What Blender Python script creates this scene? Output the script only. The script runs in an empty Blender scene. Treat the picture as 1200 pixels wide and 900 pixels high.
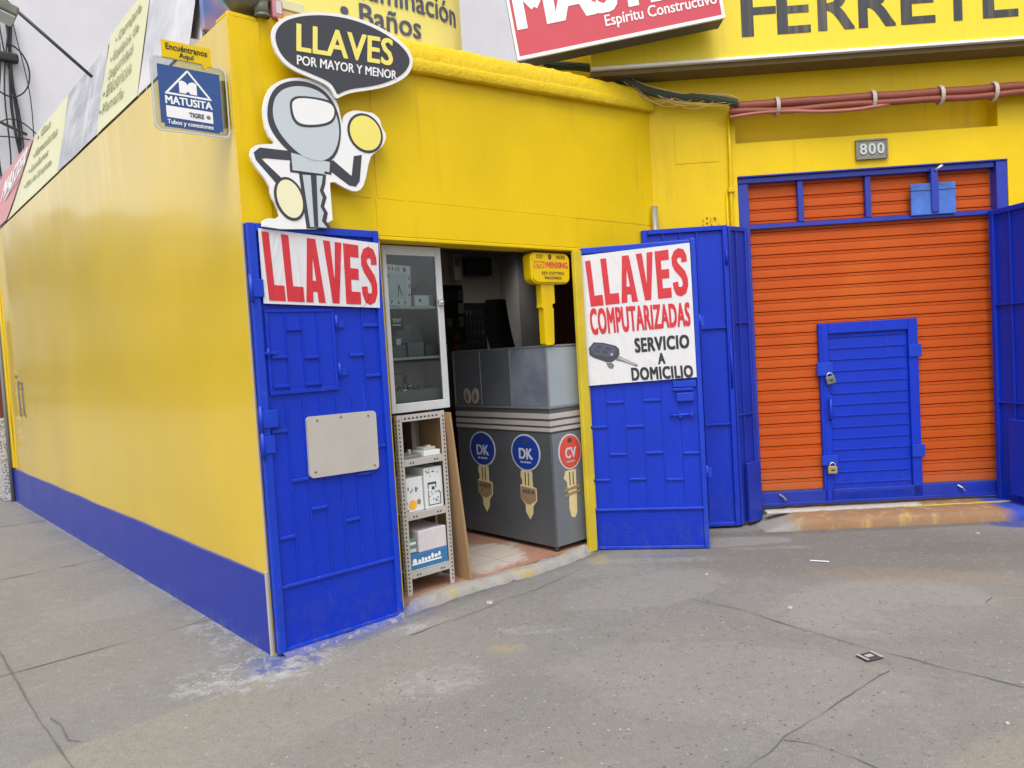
import bpy, bmesh, math, random
from mathutils import Vector, Matrix, noise
random.seed(4)
R = math.radians
scene = bpy.context.scene
COL = scene.collection

# ------------------------------------------------------------------ camera, world, sun, exposure
cam_data = bpy.data.cameras.new('camera'); cam = bpy.data.objects.new('camera', cam_data); COL.objects.link(cam)
PITCH, ROLL = R(2.6037), R(3.4108)
fwd = Vector((0, math.cos(PITCH), -math.sin(PITCH))); rt = Vector((1, 0, 0)); up = Vector((0, math.sin(PITCH), math.cos(PITCH)))
cx = rt*math.cos(ROLL) - up*math.sin(ROLL); cy = rt*math.sin(ROLL) + up*math.cos(ROLL)
m = Matrix.Identity(4)
for i in range(3):
    m[i][0] = cx[i]; m[i][1] = cy[i]; m[i][2] = -fwd[i]
m[2][3] = 1.5
cam.matrix_world = m
cam_data.sensor_width = 36; cam_data.lens = 27.0; cam_data.clip_start = .05; cam_data.clip_end = 600
scene.camera = cam

SUN_EL, SUN_AZ = R(58), R(186)          # azimuth clockwise from +Y: behind the camera, a little right
world = bpy.data.worlds.new("World"); scene.world = world; world.use_nodes = True
wt = world.node_tree; wt.nodes.clear()
sky = wt.nodes.new('ShaderNodeTexSky'); sky.sky_type = 'NISHITA'; sky.sun_disc = False
sky.sun_elevation = SUN_EL; sky.sun_rotation = SUN_AZ; sky.dust_density = 4.0; sky.air_density = 1.0
hs = wt.nodes.new('ShaderNodeHueSaturation'); hs.inputs['Saturation'].default_value = .22
bg = wt.nodes.new('ShaderNodeBackground'); bg.inputs['Strength'].default_value = .15
wo = wt.nodes.new('ShaderNodeOutputWorld')
wt.links.new(sky.outputs[0], hs.inputs['Color']); wt.links.new(hs.outputs[0], bg.inputs[0]); wt.links.new(bg.outputs[0], wo.inputs[0])
sd = bpy.data.lights.new('sun', 'SUN'); sd.energy = .55; sd.angle = R(32); sd.color = (1, .965, .91)
sun = bpy.data.objects.new('sun', sd); COL.objects.link(sun)
sdir = Vector((math.sin(SUN_AZ)*math.cos(SUN_EL), math.cos(SUN_AZ)*math.cos(SUN_EL), math.sin(SUN_EL)))
sun.rotation_euler = sdir.to_track_quat('Z', 'Y').to_euler()
vs = scene.view_settings
vs.view_transform = 'Standard'; vs.look = 'None'; vs.gamma = 1; vs.exposure = 0.78; vs.use_curve_mapping = False

# ------------------------------------------------------------------ node helper
class V:
    def __init__(s, nb, sock): s.nb = nb; s.k = sock
    def _o(s, op, b, c=None, clamp=False): return s.nb.math(op, s, b, c, clamp)
    def __add__(s, b): return s._o('ADD', b)
    __radd__ = __add__
    def __mul__(s, b): return s._o('MULTIPLY', b)
    __rmul__ = __mul__
    def __sub__(s, b): return s._o('SUBTRACT', b)
    def __rsub__(s, b): return s.nb.math('SUBTRACT', b, s)
    def __truediv__(s, b): return s._o('DIVIDE', b)
    def abs(s): return s._o('ABSOLUTE', 0)
    def mod(s, b): return s._o('FLOORED_MODULO', b)
    def max(s, b): return s._o('MAXIMUM', b)
    def min(s, b): return s._o('MINIMUM', b)
    def clamp(s): return s._o('ADD', 0.0, None, True)
    def lt(s, b): return s._o('LESS_THAN', b)
    def pow(s, b): return s._o('POWER', b)
    def step(s, a, b): return s.nb.smooth(s, a, b)
class NB:
    def __init__(s, tree):
        s.t = tree; s.n = tree.nodes; s.l = tree.links
        tc = s.n.new('ShaderNodeTexCoord'); s.obj = tc.outputs['Object']
        g = s.n.new('ShaderNodeNewGeometry'); s.pos = g.outputs['Position']
    def put(s, sock, v):
        if isinstance(v, V): s.l.new(v.k, sock)
        elif isinstance(v, (int, float)): sock.default_value = v
        elif isinstance(v, tuple): sock.default_value = (*v, 1) if len(v) == 3 and len(sock.default_value) == 4 else v
        else: s.l.new(v, sock)
    def math(s, op, a, b=None, c=None, clamp=False):
        n = s.n.new('ShaderNodeMath'); n.operation = op; n.use_clamp = clamp
        s.put(n.inputs[0], a)
        if b is not None: s.put(n.inputs[1], b)
        if c is not None: s.put(n.inputs[2], c)
        return V(s, n.outputs[0])
    def smooth(s, x, a, b):
        n = s.n.new('ShaderNodeMapRange'); n.interpolation_type = 'SMOOTHSTEP'
        s.put(n.inputs[0], x); n.inputs[1].default_value = a; n.inputs[2].default_value = b
        if a > b:
            n.inputs[1].default_value = b; n.inputs[2].default_value = a; n.inputs[3].default_value = 1; n.inputs[4].default_value = 0
        return V(s, n.outputs[0])
    def xyz(s, world=False):
        n = s.n.new('ShaderNodeSeparateXYZ'); s.l.new(s.pos if world else s.obj, n.inputs[0])
        return [V(s, o) for o in n.outputs]
    def noise(s, scale, detail=3, rough=.55, stretch=(1, 1, 1), world=False, off=(0, 0, 0), dist=0):
        mp = s.n.new('ShaderNodeMapping'); s.l.new(s.pos if world else s.obj, mp.inputs[0])
        mp.inputs['Scale'].default_value = stretch; mp.inputs['Location'].default_value = off
        n = s.n.new('ShaderNodeTexNoise'); s.l.new(mp.outputs[0], n.inputs['Vector'])
        n.inputs['Scale'].default_value = scale; n.inputs['Detail'].default_value = detail; n.inputs['Roughness'].default_value = rough
        n.inputs['Distortion'].default_value = dist
        return V(s, n.outputs['Fac'])
    def voro(s, scale, stretch=(1, 1, 1), world=False, rnd=1):
        mp = s.n.new('ShaderNodeMapping'); s.l.new(s.pos if world else s.obj, mp.inputs[0]); mp.inputs['Scale'].default_value = stretch
        n = s.n.new('ShaderNodeTexVoronoi'); s.l.new(mp.outputs[0], n.inputs['Vector']); n.inputs['Scale'].default_value = scale
        n.inputs['Randomness'].default_value = rnd
        return V(s, n.outputs['Distance']), n.outputs['Color']
    def mix(s, f, a, b, mode='MIX'):
        n = s.n.new('ShaderNodeMix'); n.data_type = 'RGBA'; n.blend_type = mode
        s.put(n.inputs[0], f); s.put(n.inputs[6], a); s.put(n.inputs[7], b)
        return n.outputs[2]
    def bump(s, h, strength=.3, dist=.01, prev=None):
        n = s.n.new('ShaderNodeBump'); n.inputs['Strength'].default_value = strength; n.inputs['Distance'].default_value = dist
        s.put(n.inputs['Height'], h)
        if prev is not None: s.l.new(prev, n.inputs['Normal'])
        return n.outputs[0]
def material(name, fn):
    mt = bpy.data.materials.new(name); mt.use_nodes = True
    nb = NB(mt.node_tree); p = mt.node_tree.nodes['Principled BSDF']
    for k, v in fn(nb).items(): nb.put(p.inputs[k], v)
    return mt
def mul(c, f): return tuple(min(1, x*f) for x in c)
def srgb(r, g, b):
    f = lambda v: v/12.92 if v <= .04045 else ((v+.055)/1.055)**2.4
    return (f(r/255), f(g/255), f(b/255))

def enamel(name, c, rough=.3, var=.18, dirt=.25, dirt_col=(.10, .09, .07), bump=.12, scale=1.0, spec=.5, chips=0, chip_col=(.5, .5, .5), scuff=0, scuff_col=(.12, .13, .2), streak=0):
    def fn(nb):
        n1 = nb.noise(1.1*scale, 4, .6); n2 = nb.noise(9*scale, 4, .6, (1, 1, .35)); n3 = nb.noise(70*scale, 2)
        base = nb.mix(n1.step(.3, .75), mul(c, 1-var), mul(c, 1+var*.5))
        d = (n2.step(.58, .82))*dirt
        base = nb.mix(d, base, dirt_col)
        if scuff:
            x, y, z = nb.xyz(); n5 = nb.noise(16, 5, .7, (1, 1, .6), off=(1, 5, 2)); n6 = nb.noise(45, 2, .5, (1, 1, .06), off=(3, 3, 3))
            base = nb.mix(z.step(.45, .0)*n5.step(.45, .62)*scuff, base, scuff_col)
            base = nb.mix(n6.step(.68, .74)*scuff*.6, base, mul(scuff_col, 1.6)); base = nb.mix(n5.step(.62, .72)*scuff*.5, base, mul(c, .45))
        if streak:
            n7 = nb.noise(11, 4, .6, (1, 1, .05), off=(2, 0, 4)); n8 = nb.noise(1.4, 3, .6, off=(6, 0, 1))
            base = nb.mix(n7.step(.52, .75)*n8.step(.4, .65)*streak, base, dirt_col)
        if chips:
            ch = nb.noise(34, 4, .7, off=(3, 1, 2)).step(.70-.04*chips, .73-.04*chips)
            base = nb.mix(ch*.9, base, chip_col)
        return {'Base Color': base, 'Roughness': rough + n2*.18 - .05, 'Specular IOR Level': spec,
                'Normal': nb.bump(n1*.8 + n2*.2 + n3*.06, bump, .02)}
    return material(name, fn)
def plain(name, c, rough=.5, var=.1, metal=0, bump=.1, scale=1.0, spec=.5):
    def fn(nb):
        n1 = nb.noise(4*scale, 4, .6); n2 = nb.noise(40*scale, 3)
        return {'Base Color': nb.mix(n1, mul(c, 1-var), mul(c, 1+var)), 'Roughness': rough + n2*.12 - .06, 'Metallic': metal,
                'Specular IOR Level': spec, 'Normal': nb.bump(n2*.5 + n1, bump, .004)}
    return material(name, fn)

YEL = (.735, .505, .001)
M = {}
M['yellow'] = enamel('yellow_enamel', YEL, .42, .09, .16, (.38, .26, .02), .20, spec=.28, streak=.30)
M['yellow_trim'] = enamel('yellow_trim', (.62, .47, .02), .5, .15, .5, (.25, .19, .05), .2, 3)
M['blue'] = enamel('blue_enamel', (.003, .030, .46), .42, .10, .10, (.01, .025, .2), .10, 2, .3, chips=.6, chip_col=(.04, .08, .36), scuff=.26, scuff_col=(.05, .07, .26))
M['blue_frame'] = enamel('blue_frame_enamel', (.006, .042, .48), .36, .12, .12, (.03, .04, .22), .12, 3, .35, chips=.8, chip_col=(.10, .13, .36), scuff=.4, scuff_col=(.08, .10, .26))
M['blue_dull'] = enamel('blue_old_enamel', (.010, .030, .34), .34, .2, .25, (.03, .03, .14), .15, 2, chips=.5, chip_col=(.10, .12, .30))
M['blue_pale'] = enamel('blue_sprayed', (.05, .14, .50), .5, .4, .4, (.35, .42, .62), .1, 4)
def vinyl(c):
    def fn(nb):
        n1 = nb.noise(5, 3, .5, (1, 1, .55), dist=.8); n2 = nb.noise(2.2, 2, .5, (1.6, 1, .5), off=(3, 2, 1), dist=1.2); n3 = nb.noise(9, 3, .6, off=(2, 2, 7))
        cr = (n2-.5).abs().step(.05, .0)
        return {'Base Color': nb.mix(n3, mul(c, .94), c), 'Roughness': .28 + n3*.15, 'Specular IOR Level': .55, 'Normal': nb.bump(n1*.8 + n2*1.2 + cr*.22, .22, .03)}
    return fn
M['white_sheet'] = material('wrinkled_white_vinyl', vinyl((.66, .655, .68)))
M['red_ink'] = material('wrinkled_red_print', vinyl((.56, .020, .032)))
M['black_ink'] = plain('black_ink', (.022, .022, .028), .5, .2)
M['white_paint'] = plain('white_paint', (.78, .78, .78), .45, .05)
M['dark_grey_paint'] = plain('dark_grey_paint', (.040, .041, .055), .45, .08)
M['key_grey'] = plain('key_grey', (.50, .56, .59), .4, .05)
M['strip_white'] = plain('worn_white_strip', (.44, .42, .39), .6, .35, 0, .2, 5)
M['strip_yellow'] = plain('worn_yellow_strip', (.46, .36, .06), .6, .35, 0, .2, 5)
M['underside_shade'] = plain('underside_painted_shade', (.15, .105, .03), .7, .3)  # shade below the yellow sign board, put into a dark brown
M['soft_yellow'] = plain('soft_yellow', (.82, .72, .16), .45, .06)
M['cream'] = plain('cream_paint', (.80, .76, .50), .5, .05)
M['wall_white'] = enamel('pale_render', (.66, .655, .70), .85, .06, .2, (.55, .54, .58), .5, 1.2)
M['wall_grey'] = enamel('grey_render', (.38, .37, .36), .8, .15, .2, (.2, .2, .19), .3, 1)
M['wall_in'] = enamel('pale_inner_wall', (.52, .51, .48), .8, .12, .2, (.3, .3, .28), .3, 1)
M['wall_dim'] = enamel('dim_partition', (.50, .48, .45), .8, .15, .2, (.1, .1, .1), .3, 1)
M['dark'] = plain('dark_plastic', (.012, .012, .013), .6, .3)
M['dark_grey'] = plain('dark_grey_plastic', (.05, .05, .055), .5, .2)
M['mid_grey'] = plain('mid_grey_card', (.16, .165, .17), .55, .15)
M['silver'] = plain('bare_steel', (.55, .55, .54), .35, .2, .8, .3, 2)
M['plate'] = plain('beige_grey_plate', (.43, .40, .365), .42, .12, 0, .3, 1.2)
M['alu'] = plain('white_aluminium', (.50, .50, .51), .4, .16, 0, .1, 2)
M['brass'] = plain('brass', (.36, .28, .14), .5, .3, .4)
M['red_brown'] = plain('red_brown_wood', (.16, .035, .018), .5, .25)
M['counter'] = enamel('counter_grey', (.082, .088, .098), .33, .15, .2, (.04, .04, .045), .08, 2)
M['counter_light'] = enamel('counter_side_grey', (.15, .165, .18), .33, .12, .2, (.08, .09, .10), .08, 2)
M['sticker_blue'] = plain('sticker_blue', (.012, .045, .30), .35, .1)
M['sticker_red'] = plain('sticker_red', (.60, .075, .05), .35, .15)
M['sticker_gold'] = plain('sticker_gold', (.64, .52, .27), .4, .2, 0, .1, 8)
M['sticker_brown'] = plain('sticker_brown', (.28, .20, .115), .5, .35, 0, .1, 12)
M['sticker_edge'] = plain('sticker_edge', (.50, .52, .58), .4, .05)
M['box_white'] = plain('white_carton', (.66, .68, .68), .6, .08)
M['box_pink'] = plain('pale_carton', (.60, .55, .57), .6, .14, 0, .1, 9)
M['box_blue'] = plain('blue_carton', (.035, .16, .34), .55, .15)
M['box_green'] = plain('green_carton', (.12, .20, .16), .55, .2)
M['orange_print'] = plain('orange_print', (.80, .42, .03), .5, .15)
M['slot'] = plain('slot_shadow', (.02, .02, .02), .9, 0)
M['green_cable'] = plain('green_cable', (.045, .06, .035), .6, .35, 0, .4, 6)
M['black_cable'] = plain('black_cable', (.018, .018, .02), .6, .3)
M['pink_paint'] = plain('pink_plastic', (.55, .22, .25), .5, .15)
M['tan'] = plain('tan_board', (.60, .42, .22), .6, .2)
M['lamp_grey'] = plain('weathered_grey_metal', (.16, .16, .13), .55, .35, .3, .3, 4)
M['sign_pale'] = plain('faded_yellow_vinyl', (.66, .645, .40), .4, .06, 0, .3, .6)
M['sign_yellow'] = plain('pale_yellow_vinyl', (.80, .72, .20), .35, .05, 0, .2, .5)
M['sign_text'] = plain('faded_grey_ink', (.42, .42, .26), .6, .1)
M['sign_text_dark'] = plain('navy_grey_ink', (.075, .080, .15), .5, .1)
M['sign_red'] = plain('faded_red_vinyl', (.56, .22, .235), .35, .05, 0, .2, .5)
M['master_red'] = plain('red_acrylic', (.50, .046, .070), .3, .05, 0, .15, .8)
M['acrylic_white'] = plain('white_edge', (.80, .80, .80), .35, .03)
M['mat_blue'] = plain('sign_blue', (.018, .065, .24), .25, .2, 0, .05, .6)
M['conduit'] = plain('orange_brown_conduit', (.235, .060, .036), .5, .22, 0, .35, 3)
M['conduit_pink'] = plain('pink_conduit', (.40, .13, .10), .5, .15)
M['tie'] = plain('white_tie', (.50, .42, .38), .5, .1)
M['stone_plate'] = plain('number_plate_stone', (.20, .19, .15), .6, .25, 0, .5, 10)
M['plywood'] = None

def f(nb):      # side wall: enamel with long vertical drips and broad waviness
    x, y, z = nb.xyz()
    n1 = nb.noise(.7, 3, .5); dr = nb.noise(7, 3, .5, (1, 1, .07)); n3 = nb.noise(60, 2); pt = nb.noise(1.6, 4, .6, off=(4, 2, 0))
    base = nb.mix(n1.step(.3, .7), mul(YEL, .93), mul(YEL, 1.03))
    hi = z.step(2.35, 3.1)
    base = nb.mix((dr.step(.45, .75)*hi*.30 + pt.step(.52, .8)*.10), base, (.86, .72, .30))
    return {'Base Color': base, 'Roughness': .16 + n1*.10 + dr*.06, 'Specular IOR Level': .7, 'Coat Weight': .56, 'Coat Roughness': .10, 'Coat IOR': 1.6,
            'Normal': nb.bump(n1*1.6 + dr*hi*.22 + n3*.02 + pt*.5, .16, .03)}
M['yellow_gloss'] = material('yellow_gloss_enamel', f)
def f(nb):
    x, y, z = nb.xyz(); n1 = nb.noise(1.2, 4, .6); n2 = nb.noise(14, 4, .65)
    base = nb.mix(n1, (.005, .022, .29), (.009, .030, .35))
    low = z.step(.10, .0)*n2.step(.42, .62)
    base = nb.mix(low*.4, base, (.10, .12, .24))
    return {'Base Color': base, 'Roughness': .22 + n1*.2, 'Specular IOR Level': .3, 'Coat Weight': .08, 'Coat Roughness': .2, 'Normal': nb.bump(n1 + n2*.1, .12, .02)}
M['blue_band'] = material('blue_band_enamel', f)
def f(nb):
    n1 = nb.noise(2.2, 5, .65); n2 = nb.noise(26, 4, .7)
    base = nb.mix(n1, mul(YEL, .85), mul(YEL, 1.0)); base = nb.mix(n2.step(.60, .72)*.45, base, (.34, .27, .09))
    return {'Base Color': base, 'Roughness': .55, 'Normal': nb.bump(n1 + n2*.5, .6, .03)}
M['yellow_rough'] = material('yellow_rough_mortar', f)
def f(nb):
    x, y, z = nb.xyz(); n1 = nb.noise(3, 4, .6); st = nb.noise(13, 3, .6, (1, 1, .12)); n2 = nb.noise(90, 2)
    base = nb.mix(n1, (.46, .070, .008), (.54, .094, .011))
    base = nb.mix(st.step(.55, .8)*.35, base, (.30, .07, .015))
    sl_ = nb.noise(1.0, 2, .5, (.25, 1, 10)); base = nb.mix(sl_.step(.35, .7)*.30, base, (.40, .060, .006))
    scr = nb.noise(30, 2, .5, (.12, 1, 3), off=(2, 1, 3)); base = nb.mix(scr.step(.72, .78)*.5, base, (.68, .26, .12)); base = nb.mix(z.step(.45, .0)*n1*.55, base, (.30, .16, .09))
    base = nb.mix(nb.noise(1.3, 3, .5, off=(2, 0, 5)).step(.5, .75)*.35, base, (.56, .14, .012))
    return {'Base Color': base, 'Roughness': .48 + n1*.15, 'Specular IOR Level': .22, 'Normal': nb.bump(n1 + n2*.1, .15, .01)}
M['orange'] = material('orange_shutter_enamel', f)
def f(nb):
    x, y, z = nb.xyz(); gr = nb.noise(5, 5, .6, (14, 14, .7), dist=.6); n2 = nb.noise(3, 3)
    return {'Base Color': nb.mix(gr, (.24, .14, .065), (.42, .27, .14)), 'Roughness': .7, 'Normal': nb.bump(gr, .25, .004)}
M['plywood'] = material('plywood', f)
def f(nb):      # faded photo print: grey with pale streaks
    n1 = nb.noise(1.6, 5, .6, (1, 1, 2.4)); n2 = nb.noise(9, 4, .6, (1, 1, .25), dist=.5); n3 = nb.noise(1.2, 2, .5, off=(3, 3, 3))
    b = nb.mix(n1.step(.3, .7), (.30, .31, .34), (.56, .56, .58)); b = nb.mix(n2.step(.5, .75)*.6, b, (.70, .69, .70))
    return {'Base Color': b, 'Roughness': .4, 'Normal': nb.bump(n2, .1, .01)}
M['photo_grey'] = material('faded_photo_print', f)
def f(nb):
    n1 = nb.noise(1.6, 5, .6, (1, 1, 2.0), off=(7, 1, 0)); n2 = nb.noise(12, 4, .6, (1, 1, .2), dist=.6); n3 = nb.noise(1.4, 2, .5, off=(3, 3, 3))
    b = nb.mix(n1.step(.3, .7), (.46, .46, .50), (.66, .65, .66)); b = nb.mix(n3.step(.45, .7)*.5, b, (.66, .55, .58)); b = nb.mix(n2.step(.5, .75)*.5, b, (.74, .73, .75))
    return {'Base Color': b, 'Roughness': .4}
M['photo_pale'] = material('pale_photo_print', f)
def f(nb):
    n1 = nb.noise(3, 2, .5); n2 = nb.noise(4, 2, .5, off=(5, 5, 5))
    b = nb.mix(n1.step(.4, .6), (.06, .16, .45), (.45, .22, .34)); b = nb.mix(n2.step(.55, .7), b, (.10, .28, .30))
    return {'Base Color': b, 'Roughness': .4}
M['photo_colour'] = material('colourful_photo_print', f)
def f(nb):      # faded yellow sign board with dark dribbles under the letters
    x, y, z = nb.xyz(); st = nb.noise(26, 3, .65, (1, 1, .03)); n1 = nb.noise(1.5, 4, .6); low = z.step(.75, .10)
    zone = x.step(.9, 1.25)*x.step(2.9, 1.9)
    b = nb.mix(n1, (.74, .56, .012), (.80, .62, .02)); b = nb.mix(st.step(.52, .68)*low*(zone*.75+.08), b, (.30, .24, .10))
    return {'Base Color': b, 'Roughness': .42, 'Normal': nb.bump(n1, .15, .02)}
M['ferre_yellow'] = material('yellow_sign_board', f)
def f(nb):
    x, y, z = nb.xyz(); st = nb.noise(26, 3, .65, (1, 1, .03)); n1 = nb.noise(7, 3)
    b = nb.mix(st.step(.45, .75)*.55, (.032, .032, .038), (.16, .14, .09))
    return {'Base Color': b, 'Roughness': .5}
M['ferre_black'] = material('worn_black_lettering', f)
def f(nb):      # mosaic base of the neighbour
    d, c = nb.voro(38); n1 = nb.noise(2, 3)
    b = nb.mix(d.step(.25, .6), (.16, .15, .15), (.52, .50, .50))
    return {'Base Color': b, 'Roughness': .5, 'Normal': nb.bump(d, .4, .006)}
M['mosaic'] = material('mosaic_cladding', f)
def f(nb):      # interior tiles: terracotta worn to pale grey
    x, y, z = nb.xyz(); n1 = nb.noise(3.2, 5, .65); n2 = nb.noise(24, 4, .7)
    gx = ((x+.04).mod(.30)-.15).abs(); gy = ((y+.02).mod(.30)-.15).abs()
    j = gx.max(gy).step(.1455, .1480)
    b = nb.mix(n1, (.30, .145, .095), (.40, .22, .15))
    dx = (x-1.66)/.40; dy = (y-.46)/.36
    worn = ((dx*dx + dy*dy) + (n1-.5)*2.6 + (n2-.5)*1.2).step(1.35, .75)
    b = nb.mix(worn*.9, b, nb.mix(n2, (.40, .36, .30), (.60, .56, .50)))
    b = nb.mix(n2.step(.60, .75)*.5, b, (.16, .11, .08))
    b = nb.mix(j*.6, b, (.13, .09, .07))
    return {'Base Color': b, 'Roughness': .55 + n2*.2, 'Normal': nb.bump(n2*.3 - j*.6, .3, .006)}
M['tile'] = material('worn_terracotta_tile', f)
def f(nb):
    n1 = nb.noise(5, 5, .65); n2 = nb.noise(28, 5, .7); n3 = nb.noise(9, 4, .6, off=(4, 4, 1)); x, y, z = nb.xyz()
    b = nb.mix(n1, (.22, .205, .18), (.40, .385, .36))
    b = nb.mix(n3.step(.56, .66)*.75, b, (.40, .31, .07)); b = nb.mix(n2.step(.6, .72)*.7, b, (.10, .09, .08))
    b = nb.mix((x.step(1.02, .70))*n2.step(.3, .55)*.75, b, (.03, .06, .34))
    return {'Base Color': b, 'Roughness': .85, 'Normal': nb.bump(n1 + n2*.7, .8, .02)}
M['kerb'] = material('chipped_concrete', f)
def f(nb):
    n1 = nb.noise(3, 5, .65); n2 = nb.noise(20, 5, .7); n3 = nb.noise(10, 4, .6, (1, 1, .2)); x, y, z = nb.xyz()
    b = nb.mix(n1, (.22, .115, .055), (.30, .175, .09)); b = nb.mix(n3.step(.5, .7)*.6, b, (.46, .33, .10)); b = nb.mix(n2.step(.55, .68)*.7, b, (.17, .13, .10))
    b = nb.mix((x + n1*.5).step(1.28, 1.10), b, (.25, .24, .225))
    b = nb.mix((x + n1*.2).step(2.48, 2.62), b, nb.mix(n2, (.015, .04, .36), (.03, .07, .42)))
    return {'Base Color': b, 'Roughness': .75, 'Normal': nb.bump(n1 + n2*.6, .6, .02)}
M['step'] = material('painted_step', f)

AX, AY = -1.302, 3.889
aA, aB, aS, aR = R(41.7), R(-2.0), R(-48.5), R(-9.8)
KX, KY = AX + 3.345*math.cos(aA), AY + 3.345*math.sin(aA)
FR = {'A': (AX, AY, aA), 'B': (KX, KY, aB), 'S': (AX, AY, aS), 'R': (.4876, 5.5465, aR), 'F': (1.7196, 5.9433, R(-3)),
      'G': (1.7196, 5.9433, R(37.5)), 'H': (3.805, 6.05, R(-83)), 'W': (0, 0, 0)}

def f(nb):      # the pavement
    x, y, z = nb.xyz(True)
    big = nb.noise(.55, 4, .6, world=True); mid = nb.noise(2.6, 5, .65, world=True, off=(3, 1, 0)); fine = nb.noise(48, 4, .7, world=True)
    grit = nb.noise(190, 2, .6, world=True); blot = nb.noise(7, 5, .7, world=True, off=(1, 8, 0))
    b = nb.mix(mid, (.150, .147, .141), (.235, .229, .218))
    b = nb.mix(big.step(.35, .65)*.6, b, (.215, .200, .180))
    def ell(cx, cy, a, bb, ang, soft=.35, wob=.9):
        c, s_ = math.cos(ang), math.sin(ang)
        u = ((x-cx)*c + (y-cy)*s_)/a; v = ((y-cy)*c - (x-cx)*s_)/bb
        return (u*u + v*v + (mid-.5)*wob + (blot-.5)*wob*.6).step(1+soft, 1-soft)
    # worn area before the shutter, beige slabs at bottom left, pale cement patch
    b = nb.mix(ell(2.35, 5.1, 1.5, .55, -.1, .5)*.6, b, (.135, .122, .105))
    b = nb.mix(ell(1.95, 4.1, .62, .42, .2, .3)*.5, b, (.29, .278, .258))
    b = nb.mix(ell(2.3, 4.55, .6, .16, -.3, .6)*.4, b, (.26, .205, .14))
    hp = (y - 3.08 - (x+1.84)*.98)*(-1) ; hp2 = (x+1.1)*(-1)
    bei = hp.step(.0, .05)*(x + (big-.5)*1.2).step(.1, -.7)
    b = nb.mix(bei*.45, b, (.29, .258, .20))
    b = nb.mix(ell(1.9, 2.4, .9, .35, .3, .3)*.5, b, (.28, .25, .20))
    b = nb.mix(blot.step(.55, .75)*.35, b, (.115, .110, .102)); b = nb.mix(blot.step(.45, .28)*.35, b, (.30, .292, .278))
    # whitish spills
    for (cx_, cy_, a_, b_, an, st) in ((-1.25, 3.68, .28, .10, .5, .75), (-.66, 4.16, .16, .05, .6, .55), (-.42, 3.40, .20, .12, .3, .4), (.04, 4.03, .17, .05, -.05, .6), (.85, 5.2, .55, .06, -.1, .45), (.55, 5.0, .35, .1, .0, .3), (1.75, 5.33, .3, .035, -.1, .5), (-1.95, 4.6, .12, .05, .6, .45), (-3.0, 5.9, .2, .05, .8, .4)):
        b = nb.mix(ell(cx_, cy_, a_*1.1, b_*1.2, an, .8, 3.2)*st*.75*(fine*.6+.4)*blot.step(.38, .60), b, (.46, .45, .43))
    for (cx_, cy_, a_, b_, st) in ((-.10, 3.80, .10, .06, .55), (.53, 5.3, .07, .16, .8), (-.66, 4.36, .07, .05, .8)):
        b = nb.mix(ell(cx_, cy_, a_, b_, 0, .9, 2.6)*st*.65, b, (.40, .34, .11))
    # blue overspray that ran off the walls onto the pavement
    nS = (math.sin(aS), -math.cos(aS)); tS = (math.cos(aS), math.sin(aS))
    dS_ = (x-AX)*nS[0] + (y-AY)*nS[1]; uS = (x-AX)*tS[0] + (y-AY)*tS[1]
    spr = (dS_ + (mid-.5)*.5 + (blot-.5)*.35).step(.20, -.03)*uS.step(.25, -.1)*uS.step(-8, -6.5)
    b = nb.mix(spr*.5, b, (.10, .112, .155))
    b = nb.mix(((dS_ + (blot-.5)*.12).step(.055, .015))*uS.step(.05, -.02)*fine.step(.40, .52)*.8, b, (.32, .34, .40))
    nA = (math.sin(aA), -math.cos(aA)); tA = (math.cos(aA), math.sin(aA))
    dA_ = (x-AX)*nA[0] + (y-AY)*nA[1]; uA = (x-AX)*tA[0] + (y-AY)*tA[1]
    sprA = (dA_ + (mid-.5)*.30 + (blot-.5)*.30).step(.20, .04)*uA.step(-.25, -.05)*uA.step(1.0, .75)*dA_.step(-.06, .0)
    b = nb.mix(sprA*.6, b, (.03, .07, .30))
    b = nb.mix(ell(3.75, 5.60, .28, .16, 0, .4, 1.6)*.85, b, (.012, .035, .30))
    b = nb.mix(ell(1.02, 5.28, .16, .03, -.1, .5, 1.2)*.6, b, (.10, .12, .30))
    # grime packed against kerb, step and wall foot
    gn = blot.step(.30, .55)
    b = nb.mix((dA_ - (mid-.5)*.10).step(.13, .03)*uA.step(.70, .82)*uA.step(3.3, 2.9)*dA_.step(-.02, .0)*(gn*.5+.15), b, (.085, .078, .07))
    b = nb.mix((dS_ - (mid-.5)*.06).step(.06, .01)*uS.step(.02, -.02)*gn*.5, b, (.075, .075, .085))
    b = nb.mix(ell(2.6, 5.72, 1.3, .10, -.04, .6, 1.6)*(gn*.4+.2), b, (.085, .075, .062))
    # old cement patches, each its own tone, with ragged edges
    for (cx_, cy_, a_, b_, an, st, col) in ((.75, 4.6, .55, .28, .5, .5, (.255, .25, .24)), (-.35, 3.05, .7, .3, .4, .4, (.165, .16, .152)), (.9, 3.3, .8, .4, -.3, .35, (.27, .26, .245)), (2.6, 3.6, .9, .35, -.3, .45, (.175, .17, .165)),
                                            (-2.6, 5.0, .5, .3, .9, .4, (.25, .247, .24)), (-3.6, 6.9, .7, .35, .9, .4, (.16, .158, .155)), (1.5, 5.55, .45, .13, -.1, .5, (.30, .29, .27)), (2.9, 5.05, .5, .16, -.15, .5, (.13, .115, .10)), (-.2, 2.5, .5, .2, .2, .4, (.24, .215, .17))):
        b = nb.mix(ell(cx_, cy_, a_, b_, an, .10, 2.2)*st*.95, b, col)
    ds, cs = nb.voro(30, (1, 1, 0), True); sp1 = nb.noise(9, 4, .7, world=True, off=(6, 6, 0))
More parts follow.
